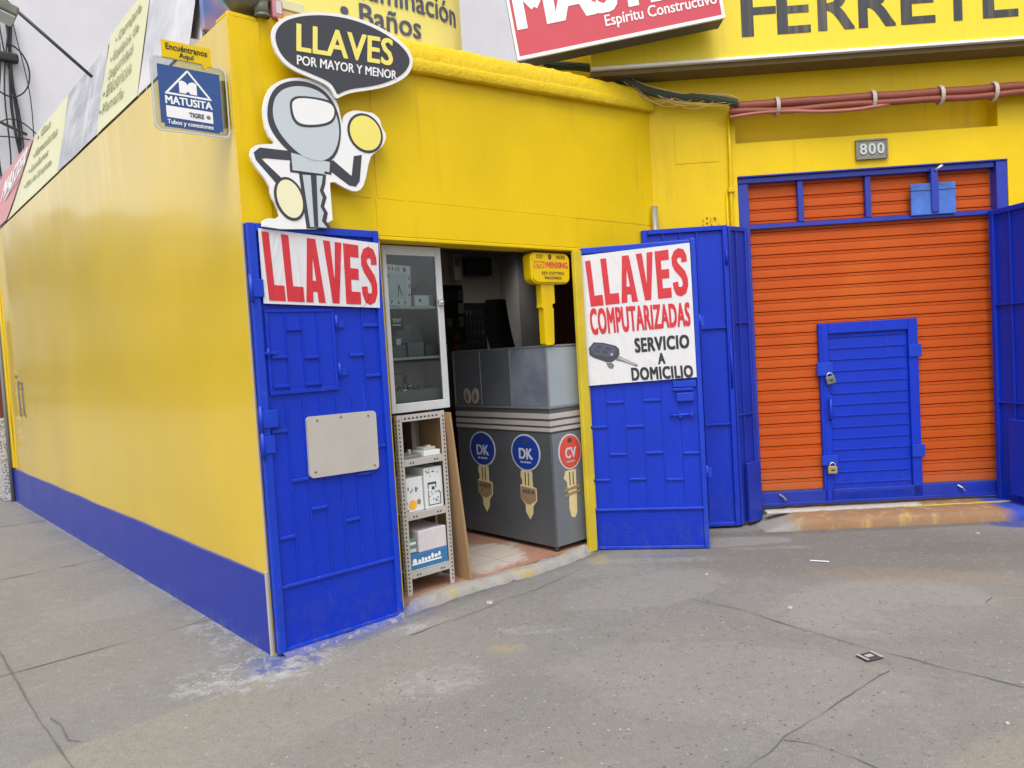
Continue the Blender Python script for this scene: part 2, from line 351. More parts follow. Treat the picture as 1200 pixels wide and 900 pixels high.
    near = ell(-1.30, 3.72, .42, .22, .5, .7, 1.4).max(ell(-1.75, 4.25, .45, .12, 2.25, .7, 1.4)*.7).max(ell(-.45, 3.45, .26, .16, .3, .7, 1.4)*.6).max(ell(-.62, 4.18, .22, .07, .7, .7, 1.4)*.8)
    b = nb.mix((near*sp1.step(.50, .60)*.42).max(near*ds.step(.26, .16)*.6), b, (.50, .505, .52))
    b = nb.mix(ell(-1.18, 3.78, .20, .10, .6, .5, 1.6)*sp1.step(.52, .44)*.7, b, (.03, .07, .34))
    # exposed aggregate: dark pits and pale specks
    d1, c1 = nb.voro(26, (1, 1, .0), True); d2, c2 = nb.voro(17, (1, 1, .0), True); d3, c3 = nb.voro(60, (1, 1, 0), True)
    zone = ell(.6, 3.5, 1.7, 1.2, .3, .6, .8)
    pick = nb.noise(10, 3, .6, world=True, off=(9, 2, 0)); pk2 = nb.noise(23, 2, .6, world=True, off=(2, 9, 0))
    med = nb.noise(20, 5, .75, world=True, off=(4, 4, 0))
    b = nb.mix(med.step(.52, .70)*.34, b, (.115, .11, .103)); b = nb.mix(med.step(.46, .32)*.36, b, (.32, .312, .298))
    b = nb.mix((fine-.5).abs().step(.05, .18)*.36, b, (.10, .097, .092))
    b = nb.mix(grit.step(.5, .68)*.45, b, (.34, .332, .318)); b = nb.mix(grit.step(.48, .32)*.28, b, (.10, .097, .092))
    b = nb.mix(d3.step(.30, .12)*pk2.step(.48, .60)*.45, b, (.36, .35, .335))
    b = nb.mix(d1.step(.22, .13)*pick.step(.47, .54)*(zone*.50 + .08), b, (.040, .037, .034))
    b = nb.mix(d2.step(.13, .08)*pk2.step(.50, .42)*.65, b, (.46, .45, .43))
    return {'Base Color': b, 'Roughness': .82 + fine*.1, 'Specular IOR Level': .3, 'Normal': nb.bump(mid*.8 + med*.5 + fine*.4 + grit*.25, .65, .014)}
M['pavement'] = material('worn_concrete_pavement', f)
M['joint'] = material('dirt_in_joint', lambda nb: {'Base Color': nb.mix(nb.noise(30, 3, world=True), (.075, .07, .065), (.16, .155, .148)), 'Roughness': .95})

def glass_mat(name, tint, ior=1.5, rough=.02):
    mt = bpy.data.materials.new(name); mt.use_nodes = True; t = mt.node_tree; t.nodes.clear()
    o = t.nodes.new('ShaderNodeOutputMaterial'); mx = t.nodes.new('ShaderNodeMixShader'); tr = t.nodes.new('ShaderNodeBsdfTransparent')
    gl = t.nodes.new('ShaderNodeBsdfGlossy'); fr = t.nodes.new('ShaderNodeFresnel'); ns = t.nodes.new('ShaderNodeTexNoise')
    tr.inputs[0].default_value = (*tint, 1); gl.inputs['Roughness'].default_value = rough; fr.inputs[0].default_value = ior
    ns.inputs['Scale'].default_value = 2; bp = t.nodes.new('ShaderNodeBump'); bp.inputs['Strength'].default_value = .03
    t.links.new(ns.outputs[0], bp.inputs['Height']); t.links.new(bp.outputs[0], gl.inputs['Normal'])
    t.links.new(fr.outputs[0], mx.inputs[0]); t.links.new(tr.outputs[0], mx.inputs[1]); t.links.new(gl.outputs[0], mx.inputs[2]); t.links.new(mx.outputs[0], o.inputs[0])
    return mt
M['glass'] = glass_mat('cabinet_glass', (.86, .90, .89))
M['acrylic'] = glass_mat('clear_acrylic', (.80, .82, .80), 1.7, .08)
def f(nb):      # opaque counter glass, the street's reflection put into its base colour
    n1 = nb.noise(2.2, 3, .5); x, y, z = nb.xyz()
    return {'Base Color': nb.mix(n1, (.085, .095, .115), (.14, .16, .19)), 'Roughness': .16 + n1*.12, 'Specular IOR Level': .9}
M['reflect_glass'] = material('counter_glass_reflection', f)
def f(nb):  # bluer pane, paler street reflection in the base colour
    n1 = nb.noise(2.6, 4, .6)
    return {'Base Color': nb.mix(n1.step(.3, .7), (.12, .145, .20), (.24, .27, .33)), 'Roughness': .14 + n1*.12, 'Specular IOR Level': .9}
M['reflect_glass_blue'] = material('counter_glass_reflection_blue', f)
def f(nb):  # end pane, brightest street reflection in the base colour
    n1 = nb.noise(2.2, 3, .5)
    return {'Base Color': nb.mix(n1, (.24, .28, .32), (.34, .39, .43)), 'Roughness': .16 + n1*.12, 'Specular IOR Level': .9}
M['reflect_glass_light'] = material('counter_glass_reflection_side', f)

# ------------------------------------------------------------------ mesh builder
class MB:
    def __init__(s): s.bm = bmesh.new()
    def _merge(s, b2, mi, smooth=False):
        for fc in b2.faces: fc.material_index = mi; fc.smooth = smooth
        me = bpy.data.meshes.new('tmp'); b2.to_mesh(me); b2.free(); s.bm.from_mesh(me); bpy.data.meshes.remove(me); return s
    def box(s, u0, u1, d0, d1, z0, z1, m=0, bev=0, seg=1, mat=None):
        b = bmesh.new(); bmesh.ops.create_cube(b, size=1)
        for v in b.verts: v.co = Vector(((u0+u1)/2 + v.co.x*(u1-u0), (d0+d1)/2 + v.co.y*(d1-d0), (z0+z1)/2 + v.co.z*(z1-z0)))
        if bev: bmesh.ops.bevel(b, geom=b.edges[:], offset=bev, segments=seg, affect='EDGES', profile=.5)
        if mat is not None: bmesh.ops.transform(b, matrix=mat, verts=b.verts)
        bmesh.ops.recalc_face_normals(b, faces=b.faces)
        return s._merge(b, m)
    def poly(s, pts, d0, d1, m=0, bev=0, mat=None):     # outline in (u,z), from front d0 to back d1
        b = bmesh.new(); vs_ = [b.verts.new((p[0], d0, p[1])) for p in pts]
        fc = b.faces.new(vs_)
        r = bmesh.ops.extrude_face_region(b, geom=[fc])
        for v in r['geom']:
            if isinstance(v, bmesh.types.BMVert): v.co.y = d1
        if mat is not None: bmesh.ops.transform(b, matrix=mat, verts=b.verts)
        bmesh.ops.recalc_face_normals(b, faces=b.faces)
        return s._merge(b, m)
    def tube(s, pts, r, seg=8, m=0, cap=True, rfun=None):
        b = bmesh.new(); pts = [Vector(p) for p in pts]; rings = []
        pn = None
        for i, p in enumerate(pts):
            t = (pts[min(i+1, len(pts)-1)] - pts[max(i-1, 0)]).normalized()
            if pn is None:
                a = Vector((0, 0, 1)) if abs(t.z) < .9 else Vector((1, 0, 0)); pn = t.cross(a).normalized()
            pn = (pn - t*pn.dot(t)).normalized(); q = t.cross(pn)
            rr = rfun(i) if rfun else r
            rings.append([b.verts.new(p + (pn*math.cos(2*math.pi*k/seg) + q*math.sin(2*math.pi*k/seg))*rr) for k in range(seg)])
        for i in range(len(rings)-1):
            for k in range(seg): b.faces.new((rings[i][k], rings[i][(k+1) % seg], rings[i+1][(k+1) % seg], rings[i+1][k]))
        if cap: b.faces.new(rings[0][::-1]); b.faces.new(rings[-1])
        bmesh.ops.recalc_face_normals(b, faces=b.faces)
        return s._merge(b, m, seg > 6)
    def lathe(s, prof, center, m=0, seg=20):            # profile (r,z) about a vertical axis
        b = bmesh.new(); rings = [[b.verts.new((center[0]+r*math.cos(2*math.pi*k/seg), center[1]+r*math.sin(2*math.pi*k/seg), center[2]+z)) for k in range(seg)] for r, z in prof]
        for i in range(len(rings)-1):
            for k in range(seg): b.faces.new((rings[i][k], rings[i][(k+1) % seg], rings[i+1][(k+1) % seg], rings[i+1][k]))
        bmesh.ops.recalc_face_normals(b, faces=b.faces); return s._merge(b, m, True)
    def grid(s, rows, m=0, smooth=True):                # rows of points -> quad sheet
        b = bmesh.new(); vv = [[b.verts.new(p) for p in r] for r in rows]
        for i in range(len(vv)-1):
            for k in range(len(vv[0])-1): b.faces.new((vv[i][k], vv[i][k+1], vv[i+1][k+1], vv[i+1][k]))
        return s._merge(b, m, smooth)
    def text(s, body, q, d, m=0, bold=.02, thick=.0007, space=1.0, shape=None, fat=0):
        fat = fat or bold; bold = 0
        """lettering filling the quad q = TL,TR,BR,BL in (u,z), standing thick in front of depth d"""
        cu = bpy.data.curves.new('t', 'FONT'); cu.body = body; cu.size = 1; cu.offset = bold; cu.resolution_u = 3; cu.space_character = space
        ob = bpy.data.objects.new('t', cu); COL.objects.link(ob); bpy.context.view_layer.update()
        me = bpy.data.meshes.new_from_object(ob.evaluated_get(bpy.context.evaluated_depsgraph_get()))
        bpy.data.objects.remove(ob); bpy.data.curves.remove(cu)
        b = bmesh.new(); b.from_mesh(me); bpy.data.meshes.remove(me)
        xs = [v.co.x for v in b.verts]; ys = [v.co.y for v in b.verts]; x0, x1, y0, y1 = min(xs), max(xs), min(ys), max(ys)
        TL, TR, BR, BL = [Vector((*p, 0)) for p in q]
        bmesh.ops.remove_doubles(b, verts=b.verts, dist=1e-5)
        for v in b.verts:
            a = (v.co.x-x0)/(x1-x0); c = (v.co.y-y0)/(y1-y0)
            p = (BL*(1-a)+BR*a)*(1-c) + (TL*(1-a)+TR*a)*c
            v.co = Vector((p.x, shape(p.x, p.y) if shape else d, p.y))
        r = bmesh.ops.extrude_face_region(b, geom=b.faces[:])
        for v in r['geom']:
            if isinstance(v, bmesh.types.BMVert): v.co.y -= thick
        bmesh.ops.recalc_face_normals(b, faces=b.faces)
        if fat:
            w = (TR-TL).length/(x1-x0)*fat; h = (TL-BL).length/(y1-y0)*fat
            for j, (ax, az) in enumerate(((-1, .55), (1, .55), (-1, -.55), (1, -.55))):
                c = b.copy()
                for v in c.verts: v.co += Vector((ax*w, -.0003*(j+1), az*h))
                s._merge(c, m)
        return s._merge(b, m)
    def rtext(s, body, u0, u1, z0, z1, d, m=0, **k): return s.text(body, [(u0, z1), (u1, z1), (u1, z0), (u0, z0)], d, m, **k)
    def build(s, name, mats, parent=None, base=(0, 0, 0)):
        mats = mats if isinstance(mats, (list, tuple)) else [mats]
        off = Vector(parent['_base']) if parent is not None else Vector(base)
        for v in s.bm.verts: v.co -= off
        me = bpy.data.meshes.new(name); s.bm.to_mesh(me); s.bm.free()
        for mm in mats: me.materials.append(M[mm])
        o = bpy.data.objects.new(name, me); COL.objects.link(o)
        if parent is not None:
            root = parent
            o.parent = root; o['_base'] = parent['_base']
        return o
def place(o, frame, base, tilt=None):
    x, y, a = FR[frame]; Mt = Matrix.Translation((x, y, 0)) @ Matrix.Rotation(a, 4, 'Z') @ Matrix.Translation(base)
    if tilt is not None: Mt = Mt @ tilt
    o.matrix_world = Mt
def tag(o, label=None, cat=None, group=None, kind=None):
    if label: o['label'] = label
    if cat: o['category'] = cat
    if group: o['group'] = group
    if kind: o['kind'] = kind
    return o
def thing(name, label, cat, frame, base=(0, 0, 0), group=None, tilt=None):
    o = bpy.data.objects.new(name, None); COL.objects.link(o); o.empty_display_size = .1
    place(o, frame, base, tilt); o['_base'] = tuple(base); return tag(o, label, cat, group)
def solo(mb, name, mats, label, cat, frame, base=(0, 0, 0), group=None, kind=None, tilt=None):
    o = mb.build(name, mats, None, base); place(o, frame, base, tilt); return tag(o, label, cat, group, kind)

# ------------------------------------------------------------------ ground
b = MB(); b.grid([[(x, y, 0) for x in (-150, -12, -6, 6, 12, 150)] for y in (-150, -10, 0, 8, 20, 150)], 0, False)
solo(b, 'pavement', 'pavement', None, None, 'W', kind='structure')
JOINTS = [[(-2.901, 4.164), (-2.229, 3.383), (-1.739, 2.843), (-1.4, 2.4)],
 [(-2.70, 3.79), (-2.36, 4.09), (-1.957, 4.44), (-1.64, 4.72)],
 [(-4.05, 5.58), (-3.661, 5.907), (-3.25, 6.28), (-3.05, 6.45)], [(-5.6, 7.6), (-5.287, 7.754), (-4.941, 7.974), (-4.7, 8.1)],
 [(-2.11, 3.313), (-1.99, 3.2), (-1.912, 3.098), (-1.847, 3.077)], [(-2.901, 4.164), (-4.6, 6.2), (-7.5, 9.5)],
 [(.964, 4.351), (1.185, 4.139), (1.368, 3.839), (1.496, 3.669), (1.623, 3.502), (1.745, 3.358), (2.008, 3.063), (2.4, 2.7)],
 [(1.564, 3.293), (1.25, 3.04), (.941, 2.79), (.737, 2.602), (.3, 2.2)], [(.926, 2.773), (1.041, 2.699), (1.14, 2.58), (1.25, 2.4)],
 [(2.411, 3.951), (2.46, 4.03), (2.532, 4.094)], [(2.606, 4.052), (2.70, 4.004), (3.0, 4.0)],
 [(-.62, 4.05), (-.545, 4.127), (-.454, 4.216), (-.251, 4.391), (-.103, 4.562), (.05, 4.68), (.215, 4.875), (.36, 5.05)]]
b = MB()
for j, pl in enumerate(JOINTS):
    pts = []
    for i in range(len(pl)-1):
        for k in range(14):
            t = k/14; pts.append(Vector((pl[i][0]*(1-t)+pl[i+1][0]*t, pl[i][1]*(1-t)+pl[i+1][1]*t, 0)))
    pts.append(Vector((*pl[-1], 0)))
    L, Rr = [], []
    for i, p in enumerate(pts):
        t = (pts[min(i+1, len(pts)-1)]-pts[max(0, i-1)]).normalized(); n = Vector((-t.y, t.x, 0))
        w = max(.0006, .0012 + .0036*(noise.noise(p*6+Vector((j, 0, 0)))+.25)) * (2.6 if j in (2, 3) else 1.6 if j in (0, 1, 5) else .85)
        wv = .3 if j in (0, 1, 2, 3, 5) else 1
        p = p + n*(noise.noise(p*9)*.012 + noise.noise(p*30)*.005)*wv
        L.append((p.x-n.x*w, p.y-n.y*w, .004)); Rr.append((p.x+n.x*w, p.y+n.y*w, .004))
    b.grid([L, Rr], 0, False)
solo(b, 'pavement_joint', 'joint', None, None, 'W', kind='structure')

# ------------------------------------------------------------------ key shop building
shop = thing('key_shop', 'single storey yellow corner shop with blue skirting and an open doorway', 'shop', 'A')
def in_frame(parent_frame, child_frame):
    x, y, a = FR[parent_frame]; x2, y2, a2 = FR[child_frame]
    return (Matrix.Translation((x, y, 0)) @ Matrix.Rotation(a, 4, 'Z')).inverted() @ Matrix.Translation((x2, y2, 0)) @ Matrix.Rotation(a2, 4, 'Z')
AS = in_frame('A', 'S')
# side wall: a sheet with slight unevenness, thickness behind
b = MB()
nu, nz = 60, 26; rows = []
for k in range(nz+1):
    z = 3.235*k/nz
    rows.append([(-7.3 + 7.3*i/nu, .006*noise.noise(Vector((i*.13, k*.2, 0))), z) for i in range(nu+1)])
b.grid(rows)
b.box(-7.3, 0, .03, .16, 0, 3.235)
b.box(-7.3, 0, .001, .03, 3.2355, 3.2395)
b.box(-.004, 0, -.003, .16, 0, 3.236, 0)
b.box(-7.302, -7.20, -.02, 0, .42, 3.23, 0, .004)
o = b.build('side_wall', 'yellow_gloss', shop); o.matrix_local = AS
b = MB()
rows = [[(-7.3 + 7.28*i/60, -.014 + .004*noise.noise(Vector((i*.4, k, 3))), [0, .2, .405 + .006*noise.noise(Vector((i*.2, 7, 1))) + .01*i/60][k]) for i in range(61)] for k in range(3)]
b.grid(rows); b.grid([rows[2], [(p[0], .004, p[2]+.001) for p in rows[2]]])
o = b.build('skirting', 'blue_band', shop); o.matrix_local = AS
b = MB()
b.box(-.010, .005, -.019, -.004, .0, .44, 0, .002); b.box(-.006, .005, -.007, -.0035, .44, 2.22, 0, .001)
o = b.build('corner_trim', 'plate', shop); o.matrix_local = AS
# front wall
b = MB()
b.box(.161, .80, .002, .15, 0, 3.16); b.box(.80, 2.37, .002, .15, 2.165, 3.16); b.box(2.37, 3.35, .002, .15, 2.165, 3.30); b.box(2.452, 3.35, .002, .05, 0, 2.164); b.box(.161, 2.37, .004, .149, 3.16, 3.28)
b.box(.0005, .161, .0015, .15, 3.236, 3.262, 0, .006)
b.box(.002, .161, -.004, .0015, 2.15, 3.236)
b.box(.161, .76, -.002, .002, 2.402, 3.14); b.box(.80, 3.344, -.002, .002, 2.404, 3.16); b.box(2.46, 3.344, -.0015, .002, .0, 2.400)
b.build('front_wall', 'yellow', shop)
b = MB(); b.box(.79, 2.44, -.012, .10, 2.166, 2.188, 0, .004); b.box(.79, 2.44, -.007, .002, 2.191, 2.40, 0, .002)
b.build('lintel', 'yellow', shop)
b = MB(); rows = []
prof = [(.0, -.004), (-.050, -.006), (-.054, .0), (-.056, .055), (-.052, .062), (-.046, .066), (-.046, .075), (-.040, .115), (-.022, .155), (-.004, .185), (.05, .20), (.15, .205)]
N = 120
for (dd, dz) in prof:
    r = []
    for i in range(N+1):
        u = .26 + (3.35-.26)*i/N; zc = 3.135 + .155*(u-.6)/2.73
        rough = .35 + 1.1*max(0, dz)*4
        jit = noise.noise(Vector((u*9, dd*30, dz*14)))*.010*rough + noise.noise(Vector((u*31, dd*30, dz*25+4)))*.0045*rough*(1+1.0*(dz > .12)*(1.4 < u < 3.0)) + noise.noise(Vector((u*3.1, 2, 0)))*.012*(dz > .10)
        zz = zc + dz*(1.0 if dz < .09 else (1.0 - .12*(u > 2.4)*(u-2.4))) + (jit if dz > -.02 else jit*.3)
        r.append((u, dd + jit*.5, zz))
    rows.append(r)
b.grid(rows); b.build('cornice', 'yellow_rough', shop)
b = MB(); b.box(2.372, 2.448, -.034, .0, .012, 2.164, 0, .004); b.box(2.436, 2.448, .0005, .05, .012, 2.164); b.build('door_post', 'yellow_trim', shop)
# roof, floor and inner walls
b = MB(); b.box(.17, 3.2, .16, 3.2, 2.62, 2.75); b.box(4.3, 6.2, .16, 3.2, 2.62, 2.75); b.box(3.201, 4.299, .16, 2.42, 2.62, 2.75); b.box(3.201, 4.299, 2.7, 3.2, 2.62, 2.75); b.box(.17, 2.9, .16, 5.0, 3.05, 3.12); b.build('ceiling', 'wall_in', shop)  # opening between the slabs is added to brighten the interior
b = MB(); b.box(.16, 4.42, 3.1, 3.2, .05, 2.62); b.build('back_wall', 'wall_in', shop)
b = MB(); b.box(4.425, 6.2, 2.8, 3.2, .05, 2.62); b.box(6.1, 6.2, .8, 2.8, .05, 2.62); b.box(3.36, 6.2, .70, .80, .05, 2.62); b.build('inner_partition', 'wall_dim', shop)
b = MB(); b.box(.165, .8, .151, .16, 0, 2.6); b.build('inner_lining', 'wall_dim', shop)
b = MB(); b.box(.165, 6.2, .03, 3.1, .0, .05); b.build('tiled_floor', 'tile', shop)
b = MB(); rows = []
for (dd, dz) in ((-.075, -.002), (-.065, .035), (-.04, .052), (.0, .055), (.04, .052)):
    rows.append([(.02 + 2.42*i/90, (dd if i > 27 else dd*.55-.045) - .03*math.sin(i*.11) + .02*noise.noise(Vector((i*.3, dd*9, 0))) + (.028 if dd < 0 else 0)*(i/90), max(-.002, (dz + .009*noise.noise(Vector((i*.5, dd*40, 2))) + .006*noise.noise(Vector((i*1.3, dd*90, 5))))*(1 if i > 30 else .32 if i < 27 else .6))) for i in range(91)])
b.grid(rows); b.build('threshold', 'kerb', shop)
b = MB()
for u, z, s_ in ((-6.60, 1.52, .02), (-6.45, 1.46, .014), (-6.36, 1.44, .016), (-6.34, 1.38, .012), (-6.52, 1.30, .01), (-6.30, 1.25, .01), (-6.44, 1.15, .012), (-6.28, 1.12, .016), (-6.22, 1.08, .014), (-6.47, 1.08, .02)):
    b.box(u-s_, u+s_, -.016, -.004, z-s_*.8, z+s_*.8)
for u in (-6.50, -6.26): b.box(u-.006, u+.006, -.016, -.004, 1.08, 1.46)
o = b.build('peeled_tape', 'mid_grey', shop); o.matrix_local = AS

# ------------------------------------------------------------------ hardware store facade
store = thing('hardware_store', 'yellow hardware store front with a long shallow niche above the orange shutter', 'shop', 'B')
b = MB(); W1 = 7.5
b.box(.0, .665, .0, .30, 0, 3.0); b.box(.665, 2.70, .0, .30, 2.735, 3.0); b.box(2.745, W1, .0, .30, 0, 3.0)
b.box(2.70, 2.745, .0, .30, 2.735, 3.0)
b.box(.0, .665, .0, .30, 3.0, 3.30); b.box(2.68, W1, .0, .30, 3.0, 3.30); b.box(.665, 2.68, .14, .30, 3.0, 3.30)
b.box(-.9, W1, .0, .30, 3.30, 7.5)
b.box(.19, .53, -.004, 0, 2.87, 3.19, 0, .002)
b.build('wall', 'yellow', store)
b = MB(); b.text('80', [(.385, 2.455), (.50, 2.455), (.50, 2.365), (.385, 2.365)], -.001, 0, .03, .012); b.build('old_numerals', 'yellow', store)
b = MB(); rows = []
for (dd, dz) in ((-.33, -.002), (-.325, .055), (-.29, .085), (-.1, .09), (.16, .09)):
    rows.append([(.50 + 2.9*i/70, dd - .05*(i/70) + .012*noise.noise(Vector((i*.3, dd*9, 5))), max(-.003, (dz + .006*noise.noise(Vector((i*.4, dd*30, 1))))*min(1, max(0, i-4)/7)) - (.003 if i < 5 else 0)) for i in range(71)])
b.grid(rows); b.build('step', 'step', store)
b = MB(); b.box(.75, 1.95, -.11, -.03, .084, .104, 0, .004); b.build('sill_strip', 'strip_white', store)
b = MB(); b.box(1.80, 2.62, -.125, -.111, .080, .0985, 0, .003); b.build('sill_strip', 'strip_yellow', store)

# ------------------------------------------------------------------ roller shutter
sh = thing('roller_shutter', 'closed orange roller shutter with a small blue door in it', 'shutter', 'B', (1.69, .08, .1))
b = MB(); z = .225; rows = []
pit = .0905
while z < 2.70:
    for dz, dd in ((0, .108), (.0015, .094), (.006, .0875), (.012, .0870), (pit*.5, .0860), (pit-.022, .0870), (pit-.0195, .0820), (pit-.0150, .0822), (pit-.0125, .0900), (pit-.010, .0872), (pit-.004, .0875), (pit-.0015, .110)):
        rows.append([(.76 + (2.655-.76)*i/16, dd + .0015*noise.noise(Vector((i*.7, z*3, 0))), z+dz) for i in range(17)])
    z += pit
b.grid(rows, 0, False); b.build('curtain', 'orange', sh)
b = MB(); b.box(.668, .757, .03, .13, .11, 2.69, 0, .004); b.box(2.658, 2.742, .0, .13, .11, 2.732, 0, .004); b.box(.668, 2.658, .02, .13, 2.69, 2.732, 0, .004)
b.box(.668, 2.742, -.008, .02, 2.734, 2.744, 0)
b.build('frame', 'blue_dull', sh)
b = MB(); b.box(.757, 2.658, .045, .083, 2.332, 2.368, 0, .003); b.build('transom_rail', 'blue_dull', sh)
for u in (1.165, 1.69, 2.19):
    b = MB(); b.box(u-.022, u+.022, .04, .08, 2.369, 2.689, 0, .003); b.build('transom_bar', 'blue_dull', sh)
b = MB(); b.box(.757, 2.658, .05, .12, .112, .222, 0, .004); b.box(.757, 2.658, .038, .05, .112, .135, 0, .002); b.build('bottom_rail', 'blue_dull', sh)
for u in (.92, 2.33):
    b = MB(); b.tube([(u-.02, .045, .205), (u, .02, .19), (u+.025, .03, .16)], .008, 6); b.build('pull_hook', 'silver', sh)
b = MB(); b.box(2.01, 2.355, .018, .038, 2.355, 2.60, 0, .004); b.box(2.01, 2.355, .012, .018, 2.545, 2.56, 0, .002); b.build('cover_plate', 'blue_pale', sh)
b = MB(); b.box(2.16, 2.215, .0, .012, 2.37, 2.71, 0, .003); b.tube([(2.19, .0, 2.69), (2.24, -.02, 2.725)], .012, 8, 1); b.build('cover_bar', ['blue_dull', 'silver'], sh)
wk = MB(); wk.box(1.262, 1.34, .05, .084, .125, 1.555, 0, .004); wk.box(1.965, 2.04, .05, .084, .125, 1.555, 0, .004)
wk.box(1.34, 1.965, .05, .084, 1.47, 1.555, 0, .004); wk.box(1.34, 1.965, .05, .084, .125, .20, 0, .004); wk.box(1.34, 1.965, .078, .084, .20, 1.47)
wk.box(1.285, 1.32, .046, .05, .05+.09, 1.54)
z = .26
while z < 1.45:
    wk.box(1.352, 1.953, .069, .078, z, z+.010, 0, .002); z += .0905
wick = wk.build('wicket_door', 'blue', sh); wick.name = 'wicket_door'
b = MB(); b.box(1.235, 1.36, .028, .05, 1.14, 1.245, 0, .003); b.build('hasp', 'blue_frame', wick)
b = MB(); b.box(1.245, 1.37, .028, .05, .42, .50, 0, .003); b.build('hasp', 'blue_frame', wick)
b = MB(); b.tube([(1.325, .05, .96), (1.325, .015, .94), (1.32, .01, .86), (1.325, .015, .80), (1.325, .05, .78)], .012, 8); b.box(1.30, 1.35, .042, .05, .76, .98, 0, .002); b.build('pull_handle', 'blue_frame', wick)
for z in (.45, 1.25):
    b = MB(); b.box(1.96, 2.06, .036, .05, z, z+.10, 0, .003); b.build('hinge', 'blue_frame', wick)
def padlock(u, z, mat_, label, tilt):
    t = thing('padlock', label, 'padlock', 'B', (u, .012, z), None, Matrix.Rotation(tilt, 4, 'Y'))
    b = MB(); b.box(u-.036, u+.036, .004, .026, z-.062, z, 0, .006, 2); b.build('body', mat_, t)
    b = MB(); b.tube([(u-.022, .014, z-.005)] + [(u-.022*math.cos(a), .014, z+.004+.022*math.sin(a)) for a in [i*math.pi/8 for i in range(9)]] + [(u+.022, .014, z-.005)], .005, 8); b.build('shackle', 'silver', t)
    b = MB(); b.box(u-.014, u+.014, .002, .004, z-.038, z-.027); b.build('keyhole', 'dark', t)
padlock(1.325, 1.135, 'lamp_grey', 'grey steel padlock hanging from the upper hasp of the small blue door', R(-12))
padlock(1.318, .418, 'brass', 'pale brass padlock hanging from the lower hasp of the small blue door', R(2))

t = thing('house_number_plate', 'small stone coloured plate reading 800 above the orange shutter', 'number plate', 'B', (1.70, -.01, 2.80))
b = MB(); b.box(1.582, 1.828, -.02, .0, 2.805, 2.962, 0, .006); b.box(1.582, 1.828, -.028, -.02, 2.805, 2.82, 0, .003); b.box(1.582, 1.828, -.028, -.02, 2.947, 2.962, 0, .003); b.box(1.582, 1.597, -.028, -.02, 2.82, 2.947, 0, .003); b.box(1.813, 1.828, -.028, -.02, 2.82, 2.947, 0, .003)
b.build('plate', 'stone_plate', t)
b = MB(); b.rtext('800', 1.613, 1.797, 2.845, 2.925, -.0205, 0, bold=.01, thick=.006, space=1.15); b.build('numerals', 'key_grey', t)

# ------------------------------------------------------------------ hinged gate leaves
def leaf_pattern(b, cols, z0, z1, hbars, d, w=.005):
    for u in cols[1:-1]: b.box(u-w/2, u+w/2, d-.007, d, z0, z1, 0, .001)
    for c, z in hbars:
        b.box(cols[c]+.004, cols[c+1]-.004, d-.013, d-.002, z-.009, z+.009, 0, .003)
ga = thing('gate_leaf', 'tall blue metal gate leaf at the building corner with a hatch and a grey plate', 'gate', 'A', (.39, -.05, .012), 'blue metal gate leaves of the key shop')
Lw, Lh = .762, 2.208
b = MB(); b.box(.0, Lw, -.032, -.008, .018, Lh-.002); b.build('sheet', 'blue', ga)
b = MB(); b.box(.0, .046, -.052, -.004, .012, Lh, 0, .005, 2); b.box(Lw-.036, Lw, -.052, -.004, .012, Lh, 0, .005, 2)
b.box(.047, Lw-.037, -.051, -.004, Lh-.042, Lh-.001, 0, .005, 2); b.box(.047, Lw-.037, -.049, -.004, .014, .034, 0, .004, 2); b.box(.047, Lw-.037, -.046, -.03, .340, .358, 0, .004, 2); b.build('frame', 'blue_frame', ga)
cols = [.048+.0963*i for i in range(8)]; cols[-1] = .724
b = MB(); leaf_pattern(b, cols, .36, 1.30, [(0, .60), (1, .885), (2, .72), (3, .92), (4, .62), (5, .86), (5, 1.18), (0, 1.15), (6, 1.0)], -.032)
leaf_pattern(b, [c for c in cols if c > .44], 1.30, 1.80, [(0, 1.52), (1, 1.68), (1, 1.40)], -.032); b.build('pattern_bars', 'blue_frame', ga)
b = MB(); b.box(.062, .452, -.040, -.032, 1.335, 1.775, 0, .002); b.box(.062, .452, -.047, -.040, 1.757, 1.775, 0, .003); b.box(.062, .452, -.047, -.040, 1.335, 1.357, 0, .003); b.box(.062, .078, -.047, -.040, 1.357, 1.757, 0, .003); b.box(.436, .452, -.047, -.040, 1.357, 1.757, 0, .003)
leaf_pattern(b, [.078+.0895*i for i in range(5)], 1.357, 1.757, [(0, 1.53), (1, 1.67), (2, 1.52), (0, 1.38), (2, 1.38)], -.040)
ht = b.build('hatch', 'blue', ga)
for z in (1.40, 1.66):
    b = MB(); b.tube([(.462, -.046, z), (.462, -.046, z+.08)], .009, 8); b.box(.463, .51, -.042, -.034, z+.01, z+.05, 0, .002); b.build('hinge', 'blue_frame', ht)
b = MB(); b.box(.045, .11, -.056, -.047, 1.545, 1.56, 0, .002); b.tube([(.06, -.058, 1.535), (.06, -.058, 1.575)], .008, 8); b.build('bolt', 'blue_frame', ht)
b = MB(); rc = .022; pts = []
for cx_, cz_, a0 in ((.662-rc, 1.203-rc, 0), (.244+rc, 1.208-rc, 90), (.240+rc, .884+rc, 180), (.660-rc, .876+rc, 270)):
    for k in range(5): a = R(a0+k*22.5); pts.append((cx_+rc*math.cos(a), cz_+rc*math.sin(a)))
b.poly(pts, -.058, -.034); 
for p in ((.30, 1.185), (.61, 1.18), (.44, 1.19), (.27, .915), (.63, .90)): b.tube([(p[0], -.061, p[1]), (p[0], -.0575, p[1])], .006, 8, 1)
b.build('metal_plate', ['plate', 'mid_grey'], ga)
